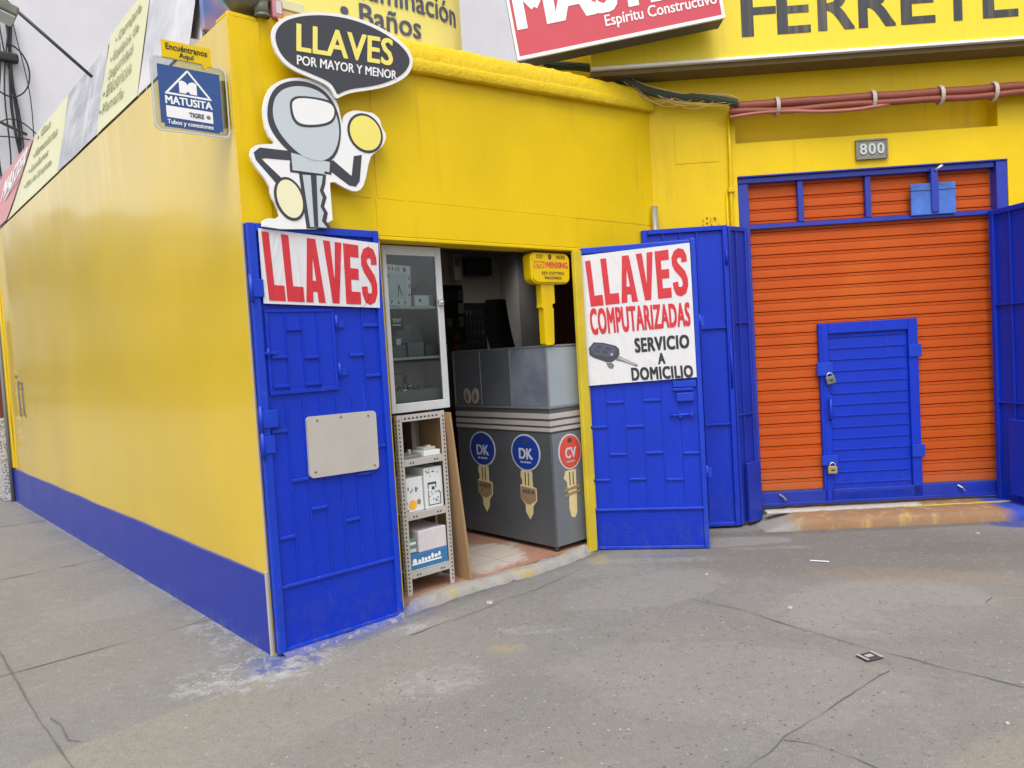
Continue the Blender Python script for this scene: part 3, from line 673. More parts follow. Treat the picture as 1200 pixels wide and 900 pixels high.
for z, w in ((1.88, .06), (1.22, .085), (1.09, .06)):
    b = MB(); b.box(.0, w, -.064, -.053, z-.045, z+.045, 0, .003); b.tube([(-.004, -.058, z-.07), (-.004, -.058, z+.07)], .011, 8); b.build('hinge', 'blue_frame', ga)
t = thing('banner', 'white banner with the single red word LLAVES on the corner gate leaf', 'banner', 'A', (.40, -.054, 1.79), 'white key shop banners')
b = MB(); b.poly([(.055, 2.180), (.752, 2.137), (.735, 1.775), (.056, 1.803)], -.0565, -.0535); b.build('sheet', 'white_sheet', t)

# poster lettering: hand drawn narrow block letters, in a unit cell
SW = .30
def glyph(ch):
    w = .40; h = .21
    if ch == 'L': return [[(0, 0), (1, 0), (1, h*1.1), (w, h*1.1), (w, 1), (0, 1)]]
    if ch == 'A': return [[]]
    if ch == 'V': return [[(.31, 0), (.69, 0), (1, 1), (.64, 1), (.5, .34), (.36, 1), (0, 1)]]
    if ch == 'E': return [[(0, 0), (1, 0), (1, h), (w, h), (w, .41), (.92, .41), (.92, .60), (w, .60), (w, 1-h), (.97, 1-h), (.97, 1), (0, 1)]]
    if ch == 'S':
        c = [(.82, .70), (.81, .80), (.72, .88), (.5, .905), (.29, .87), (.19, .79), (.20, .70), (.30, .62), (.5, .535), (.72, .44), (.81, .34), (.82, .23), (.72, .13), (.5, .095), (.28, .125), (.19, .21), (.18, .31)]
        L, Rr = [], []
        for i, p in enumerate(c):
            a = Vector(c[max(0, i-1)]); e = Vector(c[min(len(c)-1, i+1)]); tt = (e-a); tt = Vector((tt.x*.6, tt.y)).normalized(); n = Vector((-tt.y*.185, tt.x*.098)); L.append((p[0]+n.x, p[1]+n.y)); Rr.append((p[0]-n.x, p[1]-n.y))
        return [L + Rr[::-1]]
def block_word(b, word, q, d, gap=.12, thick=.0015, m=0, widths=None):
    n = len(word); ws = widths or [1]*n; tot = sum(ws)+gap*(n-1); x = 0
    TL, TR, BR, BL = [Vector(p) for p in q]
    for ch, w in zip(word, ws):
        for poly in glyph(ch):
            pts = []
            for (gx, gy) in poly:
                a = (x+gx*w)/tot; p = (BL*(1-a)+BR*a)*(1-gy) + (TL*(1-a)+TR*a)*gy; pts.append((p.x, p.y))
            if ch == 'A':       # two halves so the counter stays open
                def mp(gx, gy):
                    a = (x+gx*w)/tot; p = (BL*(1-a)+BR*a)*(1-gy) + (TL*(1-a)+TR*a)*gy; return (p.x, p.y)
                b.poly([mp(*g) for g in ((0, 0), (.36, 0), (.385, .17), (.5, .17), (.5, .34), (.405, .34), (.5, .72), (.5, 1), (.30, 1))], d-thick, d+.0005, m)
                b.poly([mp(*g) for g in ((.5, .17), (.61, .17), (.64, 0), (1, 0), (.70, 1), (.5, 1), (.5, .72), (.595, .34), (.5, .34))], d-thick, d+.0005, m)
            else: b.poly(pts, d-thick, d+.0005, m)
        x += w+gap
b = MB(); block_word(b, 'LLAVES', [(.070, 2.165), (.735, 2.110), (.722, 1.790), (.085, 1.818)], -.0572, .10, widths=[.9, .95, 1.12, 1.05, .92, .98]); b.build('lettering', 'red_ink', t)

gr = thing('gate_leaf', 'tall blue metal gate leaf swung open beside the doorway with a chequered kick plate', 'gate', 'R', (.43, .02, .005), 'blue metal gate leaves of the key shop')
b = MB(); b.box(.002, .858, .012, .036, .008, 2.18); b.build('sheet', 'blue', gr)
b = MB(); b.box(.0, .060, -.008, .040, .004, 2.188, 0, .005, 2); b.box(.826, .861, -.008, .040, .004, 2.197, 0, .005, 2); b.box(.061, .825, -.007, .040, 2.145, 2.190, 0, .005, 2); b.box(.061, .825, -.005, .038, .006, .028, 0, .004, 2); b.box(.045, .835, -.014, .011, .288, .306, 0, .004, 2)
b.build('frame', 'blue_frame', gr)
cols = [.055+.13*i for i in range(7)]; cols[-1] = .826
b = MB(); leaf_pattern(b, cols, .31, 1.22, [(1, 1.074), (3, 1.078), (0, .90), (2, .895), (1, .697), (3, .700), (5, .69), (0, .512), (2, .512), (4, .504)], .012); b.build('pattern_bars', 'blue_frame', gr)
b = MB(); b.box(.062, .824, .004, .011, .029, .287); k = 0
for iz in range(10):
    for iu in range(25):
        u = .078 + iu*.030 + (.015 if iz % 2 else 0); z = .045 + iz*.0255
        if u > .81: continue
        b.box(-.010, .010, -.0035, .0012, -.0028, .0028, 0, 0, 1, Matrix.Translation((u, .0035, z)) @ Matrix.Rotation(R(45 if (iz+iu) % 2 else -45), 4, 'Y'))
b.build('kick_plate', 'blue', gr)
b = MB(); b.box(.655, .80, -.012, .011, 1.135, 1.155, 0, .003); b.box(.68, .80, -.020, .011, 1.06, 1.12, 0, .004); b.box(.66, .82, -.012, .011, 1.16, 1.205, 0, .003); b.build('lock_box', 'blue_frame', gr)
b = MB(); b.tube([(.63, -.012, .962), (.80, -.012, .968)], .010, 8); b.box(.69, .71, -.02, .011, .945, .985, 0, .002); b.box(.77, .79, -.02, .011, .95, .985, 0, .002); b.build('slide_bolt', 'blue_frame', gr)
for z in (1.18, .40):
    b = MB(); b.tube([(-.012, .01, z-.06), (-.012, .01, z+.06)], .012, 8); b.box(-.03, .0, .0, .012, z-.05, z+.05, 0, .002); b.build('hinge', 'yellow_trim', gr)
for z in (1.62, .55):
    b = MB(); b.tube([(.868, .005, z-.045), (.868, .005, z+.045)], .009, 8); b.box(.861, .90, .0, .01, z-.04, z+.03, 0, .002); b.build('latch_eye', 'blue_frame', gr)
t = thing('poster', 'white poster reading LLAVES COMPUTARIZADAS with a car key picture, on the open gate leaf', 'poster', 'R', (.44, -.01, 1.21), 'white key shop banners')
b = MB(); b.poly([(.060, 2.135), (.822, 2.166), (.826, 1.226), (.066, 1.203)], -.0125, -.0095); b.build('sheet', 'white_sheet', t)
b = MB(); block_word(b, 'LLAVES', [(.088, 2.095), (.797, 2.138), (.800, 1.800), (.112, 1.768)], -.0130, .12, widths=[.88, .95, 1.1, 1.08, .9, .98])
b.text('COMPUTARIZADAS', [(.100, 1.750), (.797, 1.748), (.800, 1.592), (.108, 1.570)], -.0130, 0, .045, .0007, 1.06); b.build('red_lettering', 'red_ink', t)
b = MB(); b.text('SERVICIO', [(.409, 1.522), (.783, 1.526), (.783, 1.436), (.413, 1.424)], -.0130, 0, .05, .0007, 1.1); b.text('A', [(.567, 1.408), (.611, 1.408), (.613, 1.334), (.568, 1.334)], -.0130, 0, .05); b.text('DOMICILIO', [(.376, 1.314), (.797, 1.310), (.801, 1.228), (.380, 1.226)], -.0130, 0, .05, .0007, 1.1); b.build('black_lettering', 'black_ink', t)
def px_key(p): return (.078 + (p[0]-135)/255*.345, 1.520 - (p[1]-620)/150*.205)
b = MB()
b.poly([px_key(p) for p in ((137, 655), (165, 625), (215, 630), (280, 650), (297, 668), (298, 695), (285, 715), (255, 735), (225, 732), (160, 706), (140, 690))], -.0142, -.0127, 0)
b.poly([px_key(p) for p in ((148, 660), (172, 634), (212, 638), (270, 656), (282, 672), (268, 700), (240, 706), (165, 688))], -.0148, -.0142, 1)
for q in (((172, 655), (185, 640), (212, 645), (203, 662)), ((160, 672), (168, 660), (198, 668), (190, 683)), ((205, 686), (212, 668), (238, 676), (234, 694)), ((222, 664), (228, 652), (258, 662), (252, 675))):
    b.poly([px_key(p) for p in q], -.0152, -.0148, 0)
b.poly([px_key(p) for p in ((225, 735), (255, 738), (268, 750), (258, 770), (238, 765), (230, 750))], -.0142, -.0127, 2)
b.poly([px_key(p) for p in ((272, 712), (300, 705), (315, 716), (390, 755), (385, 766), (310, 735), (280, 728))], -.0142, -.0127, 2); b.poly([px_key(p) for p in ((285, 714), (300, 711), (378, 753), (372, 757))], -.0147, -.0142, 3); b.poly([px_key(p) for p in ((250, 690), (262, 688), (264, 698), (252, 700))], -.0152, -.0148, 3); b.build('key_picture', ['dark_grey', 'sign_text_dark', 'mid_grey', 'plate'], t)


# ------------------------------------------------------------------ folding gate leaves at the shutter
fl = thing('folding_gate', 'blue folding gate folded back at the left side of the orange shutter', 'gate', 'F', (-.33, .02, .02), 'blue folding gates of the hardware store')
b = MB(); b.box(-.655, -.002, .012, .03, .03, 2.34); b.box(-.655, -.61, -.012, .03, .02, 2.352, 0, .004); b.box(-.04, .0, -.012, .03, .02, 2.352, 0, .004); b.box(-.61, -.04, -.012, .03, 2.315, 2.352, 0, .004); b.box(-.61, -.04, -.010, .03, .02, .05, 0, .004)
for u in (-.49, -.36, -.235): b.box(u-.006, u+.006, -.004, .012, .05, 2.315, 0, .002)
for z in (.82, 1.57): b.box(-.235, -.04, -.008, .012, z-.007, z+.007, 0, .002)
b.tube([(-.018, -.018, 1.1), (-.018, -.018, 1.45)], .008, 8); b.tube([(-.018, -.018, 2.05), (-.018, -.018, 2.16)], .010, 8); b.build('front_panel', 'blue', fl)
rel = in_frame('F', 'G')
b = MB(); b.box(.012, .235, .008, .026, .03, 2.335); b.box(.008, .035, -.010, .026, .02, 2.345, 0, .004); b.box(.215, .245, -.010, .026, .02, 2.345, 0, .004); b.box(.035, .215, -.010, .026, 2.31, 2.345, 0, .004); b.box(.10, .112, -.006, .008, .03, 2.31, 0, .002)
for z in (.88, 1.60): b.box(.035, .215, -.008, .008, z-.007, z+.007, 0, .002)
b.box(.075, .235, -.04, -.010, .03, .50, 0, .004)
o = b.build('side_panel', 'blue_dull', fl); off = Vector(fl['_base'])
o.matrix_local = Matrix.Translation(-off) @ rel @ Matrix.Translation(off)
fr2 = thing('folding_gate', 'blue folding gate standing out from the right side of the orange shutter', 'gate', 'H', (.35, .0, .05), 'blue folding gates of the hardware store')
b = MB(); b.box(.0, .70, .010, .028, .07, 2.34); b.box(.0, .045, -.012, .03, .05, 2.355, 0, .004); b.box(.66, .70, -.012, .03, .05, 2.355, 0, .004); b.box(.045, .66, -.012, .03, 2.315, 2.355, 0, .004); b.box(.045, .66, -.012, .03, .05, .09, 0, .004)
for u in (.20, .40): b.box(u-.007, u+.007, -.004, .010, .09, 2.315, 0, .002)
for z in (.86, 1.62): b.box(.045, .66, -.010, .010, z-.007, z+.007, 0, .002)
b.build('front_panel', 'blue', fr2)
b = MB(); b.box(.20, .36, -.06, -.012, .16, .74, 0, .004); b.build('lock_cover', 'blue', fr2)
b = MB(); b.tube([(3.30, -.045, 0), (3.30, -.045, 2.54)], .026, 14); b.lathe([(.0265, 0), (.022, .006), (0, .008)], (3.30, -.045, 2.54))
solo(b, 'gate_post', 'silver', 'bare galvanised pipe post whose top shows above the folded blue gate', 'post', 'A', (3.30, -.045, 0))

# ------------------------------------------------------------------ cut-out key sign and speech bubble
BUB_OUT = [(0.179, 3.143), (0.194, 3.189), (0.233, 3.235), (0.301, 3.273), (0.392, 3.307), (0.501, 3.334), (0.613, 3.348), (0.727, 3.347), (0.845, 3.33), (0.948, 3.296), (1.017, 3.251), (1.042, 3.204), (1.031, 3.149), (0.995, 3.097), (0.929, 3.05), (0.837, 3.004), (0.731, 2.968), (0.629, 2.94), (0.571, 2.914), (0.522, 2.882), (0.503, 2.921), (0.471, 2.952), (0.366, 2.974), (0.286, 2.99), (0.224, 3.024), (0.188, 3.076)]
BUB_IN = [(0.197, 3.137), (0.212, 3.182), (0.251, 3.226), (0.314, 3.262), (0.398, 3.293), (0.499, 3.317), (0.608, 3.33), (0.717, 3.328), (0.83, 3.31), (0.929, 3.277), (0.994, 3.236), (1.018, 3.196), (1.009, 3.155), (0.973, 3.109), (0.912, 3.065), (0.83, 3.023), (0.729, 2.986), (0.627, 2.958), (0.567, 2.932), (0.53, 2.907), (0.52, 2.933), (0.491, 2.97), (0.379, 2.993), (0.298, 3.008), (0.239, 3.04), (0.207, 3.086)]
KEY_BOARD = [(0.114, 2.754), (0.131, 2.829), (0.164, 2.891), (0.217, 2.932), (0.299, 2.964), (0.388, 2.971), (0.463, 2.955), (0.515, 2.916), (0.543, 2.872), (0.554, 2.81), (0.563, 2.755), (0.573, 2.799), (0.596, 2.831), (0.647, 2.853), (0.722, 2.854), (0.765, 2.855), (0.805, 2.828), (0.812, 2.783), (0.843, 2.745), (0.815, 2.682), (0.756, 2.635), (0.72, 2.605), (0.677, 2.455), (0.637, 2.411), (0.58, 2.41), (0.464, 2.46), (0.462, 2.392), (0.465, 2.196), (0.067, 2.173), (0.075, 2.228), (0.169, 2.23), (0.156, 2.291), (0.126, 2.342), (0.122, 2.401), (0.044, 2.494), (0.03, 2.541), (0.053, 2.583), (0.106, 2.599), (0.177, 2.606), (0.127, 2.651)]
RING = [(0.134, 2.744), (0.149, 2.825), (0.185, 2.887), (0.238, 2.926), (0.305, 2.949), (0.379, 2.953), (0.451, 2.935), (0.501, 2.897), (0.537, 2.836), (0.553, 2.754), (0.543, 2.668), (0.514, 2.594), (0.463, 2.546), (0.392, 2.532), (0.31, 2.542), (0.239, 2.576), (0.179, 2.632), (0.144, 2.687)]
DISC = [(0.164, 2.762), (0.177, 2.828), (0.212, 2.876), (0.257, 2.904), (0.317, 2.922), (0.385, 2.926), (0.449, 2.91), (0.496, 2.871), (0.529, 2.806), (0.54, 2.731), (0.527, 2.659), (0.493, 2.594), (0.448, 2.558), (0.393, 2.546), (0.326, 2.557), (0.262, 2.593), (0.206, 2.649), (0.173, 2.704)]
SLOT_OUT = [(0.259, 2.824), (0.275, 2.854), (0.313, 2.871), (0.404, 2.88), (0.496, 2.878), (0.526, 2.855), (0.529, 2.813), (0.506, 2.764), (0.454, 2.736), (0.361, 2.714), (0.294, 2.715), (0.263, 2.751)]
SLOT_IN = [(0.271, 2.822), (0.286, 2.845), (0.32, 2.861), (0.403, 2.869), (0.487, 2.864), (0.513, 2.846), (0.516, 2.811), (0.496, 2.773), (0.45, 2.748), (0.362, 2.727), (0.302, 2.729), (0.277, 2.76)]
COLLAR = [(0.252, 2.58), (0.485, 2.56), (0.474, 2.484), (0.427, 2.486), (0.418, 2.471), (0.239, 2.473), (0.238, 2.506)]
BLADE = [(0.286, 2.478), (0.442, 2.481), (0.434, 2.431), (0.42, 2.395), (0.437, 2.362), (0.418, 2.312), (0.437, 2.279), (0.425, 2.236), (0.451, 2.196), (0.308, 2.19)]
BLADE_IN = [(0.306, 2.466), (0.421, 2.472), (0.412, 2.429), (0.397, 2.393), (0.412, 2.357), (0.395, 2.31), (0.412, 2.277), (0.397, 2.234), (0.425, 2.2), (0.328, 2.199)]
GROOVE = [(0.351, 2.471), (0.384, 2.472), (0.374, 2.201), (0.351, 2.201)]
BAR_L = [(0.051, 2.55), (0.084, 2.578), (0.247, 2.581), (0.265, 2.536), (0.236, 2.533), (0.108, 2.528), (0.089, 2.522), (0.186, 2.44), (0.155, 2.411), (0.059, 2.514)]
BAR_R = [(0.468, 2.553), (0.491, 2.563), (0.597, 2.49), (0.619, 2.6), (0.67, 2.613), (0.645, 2.467), (0.619, 2.435), (0.577, 2.438), (0.467, 2.505)]
def smooth_loop(p, n=3):
    for _ in range(n-1):
        q = []
        for i in range(len(p)):
            a, c = p[i], p[(i+1) % len(p)]; q += [(a[0]*.75+c[0]*.25, a[1]*.75+c[1]*.25), (a[0]*.25+c[0]*.75, a[1]*.25+c[1]*.75)]
        p = q
    return p
def oval(cu, cz, a, c, n=22, rot=0): return [(cu+a*math.cos(t)*math.cos(rot)-c*math.sin(t)*math.sin(rot), cz+a*math.cos(t)*math.sin(rot)+c*math.sin(t)*math.cos(rot)) for t in [2*math.pi*i/n for i in range(n)]]
t = thing('speech_bubble_sign', 'dark oval speech bubble sign reading LLAVES POR MAYOR Y MENOR', 'sign', 'A', (.6, -.09, 2.88))
b = MB(); b.poly(smooth_loop(BUB_OUT), -.100, -.086); b.build('board', 'acrylic_white', t)
b = MB(); b.poly(smooth_loop(BUB_IN), -.1025, -.1003); b.build('dark_field', 'dark_grey_paint', t)
b = MB(); b.text('LLAVES', [(.324, 3.232), (.907, 3.280), (.892, 3.132), (.313, 3.092)], -.1028, 0, .022, .0015, 1.02); b.build('yellow_lettering', 'soft_yellow', t)
b = MB(); b.text('POR MAYOR Y MENOR', [(.311, 3.071), (.919, 3.108), (.915, 3.060), (.308, 3.023)], -.1028, 0, .018); b.build('white_lettering', 'acrylic_white', t)
for u in (.5, .8):
    b = MB(); b.tube([(u, -.086, 3.2), (u, .0, 3.2)], .012, 6); b.build('bracket', 'lamp_grey', t)
t = thing('key_sign', 'grey cut-out key board on white backing above the corner gate leaf', 'sign', 'A', (.37, -.06, 2.18))
b = MB(); b.poly(smooth_loop(KEY_BOARD, 2), -.078, -.060); b.build('backing_board', 'acrylic_white', t)
b = MB(); b.poly(smooth_loop(RING), -.0805, -.0783); b.poly(COLLAR, -.0800, -.0783); b.poly(BLADE, -.0800, -.0783); b.poly(BAR_L, -.0797, -.0783); b.poly(BAR_R, -.0797, -.0783); b.build('dark_outline', 'dark_grey_paint', t)
b = MB(); b.poly(smooth_loop(DISC), -.0830, -.0808); b.poly([(.250, 2.572), (.470, 2.55), (.462, 2.496), (.436, 2.498), (.428, 2.482), (.252, 2.484), (.252, 2.506)], -.0812, -.0803); b.poly(BLADE_IN, -.0822, -.0803); b.build('key_body', 'key_grey', t)
b = MB(); b.poly(GROOVE, -.0832, -.0824); b.build('groove', 'dark_grey_paint', t)
b = MB(); b.poly(smooth_loop(SLOT_OUT), -.0842, -.0832); b.build('hole_rim', 'dark_grey_paint', t)
b = MB(); b.poly(smooth_loop(SLOT_IN), -.0852, -.0844); b.build('key_hole', 'acrylic_white', t)
b = MB(); b.poly(oval(.702, 2.735, .112, .108, 26), -.0805, -.0783); b.poly(oval(.702, 2.735, .098, .094, 26), -.0822, -.0807, 1); b.build('round_tag', ['dark_grey_paint', 'soft_yellow'], t)
b = MB(); b.poly(oval(.225, 2.335, .082, .112, 26, .25), -.0815, -.0783); b.poly(oval(.225, 2.335, .068, .098, 26, .25), -.0832, -.0817, 1); b.build('oval_tag', ['dark_grey_paint', 'cream'], t)

# ------------------------------------------------------------------ projecting sign on the side wall
t = thing('projecting_sign', 'clear acrylic projecting sign with a blue square reading MATUSITA at the building corner', 'sign', 'A', (-.19, .05, 2.64))
b = MB(); rc = .03; pts = []
for cx_, cz_, a0 in ((-.005-rc, 2.985-rc, 0), (-.368+rc, 2.988-rc, 90), (-.368+rc, 2.635+rc, 180), (-.005-rc, 2.640+rc, 270)):
    for k in range(5): a = R(a0+k*22.5); pts.append((cx_+rc*math.cos(a), cz_+rc*math.sin(a)))
b.poly(pts, .052, .060); b.build('acrylic_panel', 'acrylic', t)
b = MB()
def edge_strip(b, pts, w, d0, d1):
    n = len(pts); c = Vector((sum(p[0] for p in pts)/n, sum(p[1] for p in pts)/n))
    for i in range(n):
        a, e = Vector(pts[i]), Vector(pts[(i+1) % n]); ai = a+(c-a).normalized()*w*1.3; ei = e+(c-e).normalized()*w*1.3
        b.poly([tuple(a), tuple(e), tuple(ei), tuple(ai)], d0, d1)
edge_strip(b, pts, .007, .0500, .0515); b.build('panel_edge', 'key_grey', t)
b = MB(); b.poly([(-.338, 2.948), (-.042, 2.948), (-.042, 2.668), (-.060, 2.668), (-.060, 2.656), (-.322, 2.656), (-.322, 2.672), (-.338, 2.672)], .0475, .0495); b.build('blue_field', 'mat_blue', t)
b = MB()
for p, q in (((-.199, 2.936), (-.309, 2.812)), ((-.199, 2.936), (-.092, 2.812)), ((-.309, 2.816), (-.092, 2.816))):
    p, q = Vector(p), Vector(q); n = (q-p).normalized(); n = Vector((-n.y, n.x))*.0045; b.poly([tuple(p+n), tuple(q+n), tuple(q-n), tuple(p-n)], .0460, .0474)
b.poly([(-.243, 2.826), (-.243, 2.880), (-.228, 2.886), (-.212, 2.880), (-.203, 2.868), (-.194, 2.880), (-.178, 2.886), (-.160, 2.880), (-.160, 2.826), (-.19, 2.826), (-.202, 2.838), (-.214, 2.826)], .0455, .0474)
b.text('MATUSITA', [(-.311, 2.803), (-.090, 2.803), (-.090, 2.768), (-.311, 2.766)], .0472, 0, .03, .001)
b.poly([(-.311, 2.756), (-.090, 2.756), (-.090, 2.700), (-.311, 2.702)], .0460, .0474)
b.text('Tubos y conexiones', [(-.309, 2.692), (-.092, 2.692), (-.092, 2.664), (-.309, 2.664)], .0472, 0, .015, .001); b.build('white_print', 'acrylic_white', t)
b = MB(); b.text('TIGRE', [(-.205, 2.738), (-.135, 2.738), (-.135, 2.716), (-.205, 2.716)], .0458, 0, .03, .001); b.poly(oval(-.112, 2.727, .010, .010), .0450, .0459, 1); b.build('dark_print', ['sign_text_dark', 'mid_grey'], t)
b = MB(); b.poly([(-.312, 3.066), (-.078, 3.066), (-.078, 2.978), (-.098, 2.978), (-.112, 2.960), (-.126, 2.984), (-.312, 2.984)], .0455, .0495); b.build('yellow_flag', 'yellow', t)
b = MB(); b.text('Encuéntranos', [(-.293, 3.053), (-.097, 3.053), (-.097, 3.024), (-.293, 3.024)], .0452, 0, .015, .001); b.text('Aquí', [(-.233, 3.017), (-.163, 3.017), (-.163, 2.987), (-.233, 2.987)], .0452, 0, .015, .001); b.build('flag_lettering', 'black_ink', t)
b = MB(); b.box(-.03, -.003, .062, .10, 2.70, 2.93, 0, .003); b.build('wall_bracket', 'yellow_trim', t)

# ------------------------------------------------------------------ roof sign band along the side wall
def lean(z): return .0 + (z-3.262)*.20
def spanel(name, u0, u1, mat_, label, top=3.95):
    t = thing(name, label, 'sign panel', 'S', ((u0+u1)/2, .02, 3.262), 'sign panels on the roof edge')
    b = MB(); rows = [[(u0+(u1-u0)*i/12, lean(z)+.006*noise.noise(Vector((u0+(u1-u0)*i/12*1.7, z*2, 4))), z) for i in range(13)] for z in [3.262+(top-3.262)*k/6 for k in range(7)]]
    b.grid(rows); b.grid([[ (p[0], p[1]+.05, p[2]) for p in r] for r in rows]); b.grid([rows[-1], [(p[0], p[1]+.05, p[2]) for p in rows[-1]]])
    b.box(u1-.012, u1-.002, .004, .05, 3.262, 3.30)
    b.build('vinyl_face', mat_, t)
    b = MB(); b.box(u0, u1, .056, .10, 3.24, 3.275, 0, .002); b.box(u0+.05, u0+.09, .20, .24, 3.24, top-.15); b.box(u1-.09, u1-.05, .20, .24, 3.24, top-.15); b.build('support_rail', 'lamp_grey', t)
    return t
sl = lambda u, z: lean(z) - .005
t = spanel('roof_sign_panel', -7.25, -3.79, 'sign_pale', 'pale yellow roof sign panel with a red MASTER logo at the far left end')
b = MB(); rows = []
for k in range(13):
    z = 3.266 + .68*k/12; ur = -6.35 + 1.05*((k/12)**.8); rows.append([(-7.25, lean(z)-.009, z), (-6.9, lean(z)-.009, z), (ur, lean(z)-.009, z)])
b.grid(rows); b.build('red_logo', 'sign_red', t)
b = MB(); b.text('MASTER', [(-6.786, 3.794), (-5.426, 3.902), (-5.603, 3.724), (-6.965, 3.571)], 0, 0, .03, .003, 1, lambda u, z: lean(z)-.011); b.poly([(-6.6, 3.55), (-5.72, 3.66), (-5.73, 3.64), (-6.62, 3.53)], lean(3.6)-.03, lean(3.6)-.02); b.build('logo_lettering', 'acrylic_white', t)
b = MB()
for s_, q in (('• Gas', [(-5.06, 3.915), (-4.45, 3.915), (-4.47, 3.84), (-5.08, 3.84)]), ('• Herramientas', [(-5.15, 3.76), (-4.05, 3.74), (-4.07, 3.66), (-5.18, 3.675)]), ('• Inodoros', [(-5.30, 3.63), (-4.35, 3.61), (-4.37, 3.54), (-5.33, 3.555)]), ('• Kits de Limpieza', [(-5.44, 3.49), (-4.12, 3.465), (-4.14, 3.39), (-5.48, 3.41)])):
    b.text(s_, q, 0, 0, .008, .002, 1, sl)
b.build('lettering', 'sign_text', t)
t = spanel('roof_sign_panel', -3.785, -2.50, 'photo_grey', 'roof sign panel with a faded grey photo print between two yellow lists')
t = spanel('roof_sign_panel', -2.495, -1.49, 'sign_pale', 'pale yellow roof sign panel listing Equipos de Seguridad', 4.02)
b = MB()
for s_, q in (('• Cerrajería', [(-2.27, 3.93), (-1.66, 3.955), (-1.67, 3.875), (-2.28, 3.85)]), ('• Equipos de', [(-2.35, 3.81), (-1.66, 3.82), (-1.67, 3.735), (-2.37, 3.735)]), ('Seguridad', [(-2.33, 3.69), (-1.75, 3.70), (-1.76, 3.615), (-2.35, 3.61)]), ('• Eléctricos', [(-2.42, 3.585), (-1.72, 3.58), (-1.73, 3.495), (-2.44, 3.50)]), ('• Plomería', [(-2.47, 3.46), (-1.85, 3.44), (-1.86, 3.365), (-2.48, 3.385)])):
    b.text(s_, q, 0, 0, .008, .002, 1, sl)
b.build('lettering', 'sign_text', t)
spanel('roof_sign_panel', -1.485, -.52, 'photo_pale', 'roof sign panel with a pale washed out photo print nearest the corner', 4.05)
t = thing('corner_sign_panel', 'colourful blue and pink printed panel behind the floodlight at the roof corner', 'sign panel', 'A', (.0, .35, 3.26))
b = MB(); b.box(.0, .34, .30, .34, 3.27, 3.95, 0, .004); b.build('printed_face', 'photo_colour', t)
b = MB(); b.box(.02, .06, .34, .38, 3.12, 3.9); b.box(.2, .24, .34, .38, 3.12, 3.9); b.build('support_rail', 'lamp_grey', t)
t = thing('roof_sign_panel', 'pale yellow roof sign panel with rounded end reading Iluminación and Baños', 'sign panel', 'A', (1.0, .15, 3.3), 'sign panels on the roof edge')
path = [(.40, .15), (.7, .15), (1.0, .155), (1.25, .165), (1.45, .19), (1.60, .23), (1.72, .29), (1.80, .37), (1.84, .46), (1.85, .56)]
def bd(u):
    for i in range(len(path)-1):
        if path[i][0] <= u <= path[i+1][0]: return path[i][1] + (path[i+1][1]-path[i][1])*(u-path[i][0])/(path[i+1][0]-path[i][0])
    return .15
b = MB(); b.grid([[(p[0], p[1], z) for p in path] for z in (3.30, 3.6, 4.2)]); b.grid([[(p[0]-.02, p[1]+.04, z) for p in path] for z in (3.30, 3.6, 4.2)]); b.box(.40, 1.7, .5, .54, 3.20, 4.19); b.build('vinyl_face', 'sign_yellow', t)
b = MB(); b.text('• Iluminación', [(.72, 3.715), (1.665, 3.785), (1.660, 3.640), (.72, 3.585)], 0, 0, .012, .002, 1, lambda u, z: bd(u)-.003); b.text('• Baños', [(.735, 3.555), (1.315, 3.595), (1.305, 3.458), (.735, 3.430)], 0, 0, .012, .002, 1, lambda u, z: bd(u)-.003); b.build('lettering', 'sign_text_dark', t)

# ------------------------------------------------------------------ hardware store signs
t = thing('store_sign', 'big yellow sign board with black FERRETERIA letters over the orange shutter', 'sign', 'B', (2.5, -.12, 3.55))
b = MB(); b.box(-.45, 6.5, -.25, -.01, 3.575, 4.75, 0, .004); b.build('board', 'ferre_yellow', t)
b = MB(); b.box(-.45, 6.5, -.268, -.225, 3.552, 3.574, 0, .003); b.build('bottom_edge', 'acrylic_white', t)
b = MB(); b.box(-.45, 6.5, -.224, -.01, 3.515, 3.572, 0); b.build('underside', 'underside_shade', t)
b = MB()
for ch, u0, u1 in (('F', .695, .925), ('E', .957, 1.178), ('R', 1.255, 1.505), ('R', 1.553, 1.805), ('E', 1.865, 2.090), ('T', 2.14, 2.395), ('E', 2.460, 2.690), ('R', 2.765, 3.015), ('I', 3.09, 3.15), ('A', 3.21, 3.47)):
    zb = 3.725 + (u0-.7)*.004; b.rtext(ch, u0, u1, zb, zb+.335, -.2505, 0, bold=.022, thick=.002)
b.build('lettering', 'ferre_black', t)
ca = R(7.4)
t = thing('light_box_sign', 'tilted red light box sign reading MASTER Espíritu Constructivo above the roof', 'sign', 'B', (-.997, -.55, 3.555), None, Matrix.Rotation(-ca, 4, 'Y'))
U0, Z0 = -.997, 3.555
def L(u, z): return (U0+u, Z0+z)
b = MB(); b.box(U0-.0, U0+1.49, -.55, -.37, Z0, Z0+.62, 0, .004); b.build('case', 'dark_grey', t)
b = MB()
for q in ((U0-.004, U0+1.494, Z0-.004, Z0+.022), (U0-.004, U0+1.494, Z0+.60, Z0+.624), (U0-.004, U0+.018, Z0+.022, Z0+.60), (U0+1.472, U0+1.494, Z0+.022, Z0+.60)): b.box(q[0], q[1], -.566, -.546, q[2], q[3], 0, .003)
b.build('white_frame', 'acrylic_white', t)
b = MB(); b.box(U0+.018, U0+1.472, -.557, -.5505, Z0+.022, Z0+.60); b.build('red_face', 'master_red', t)
b = MB()
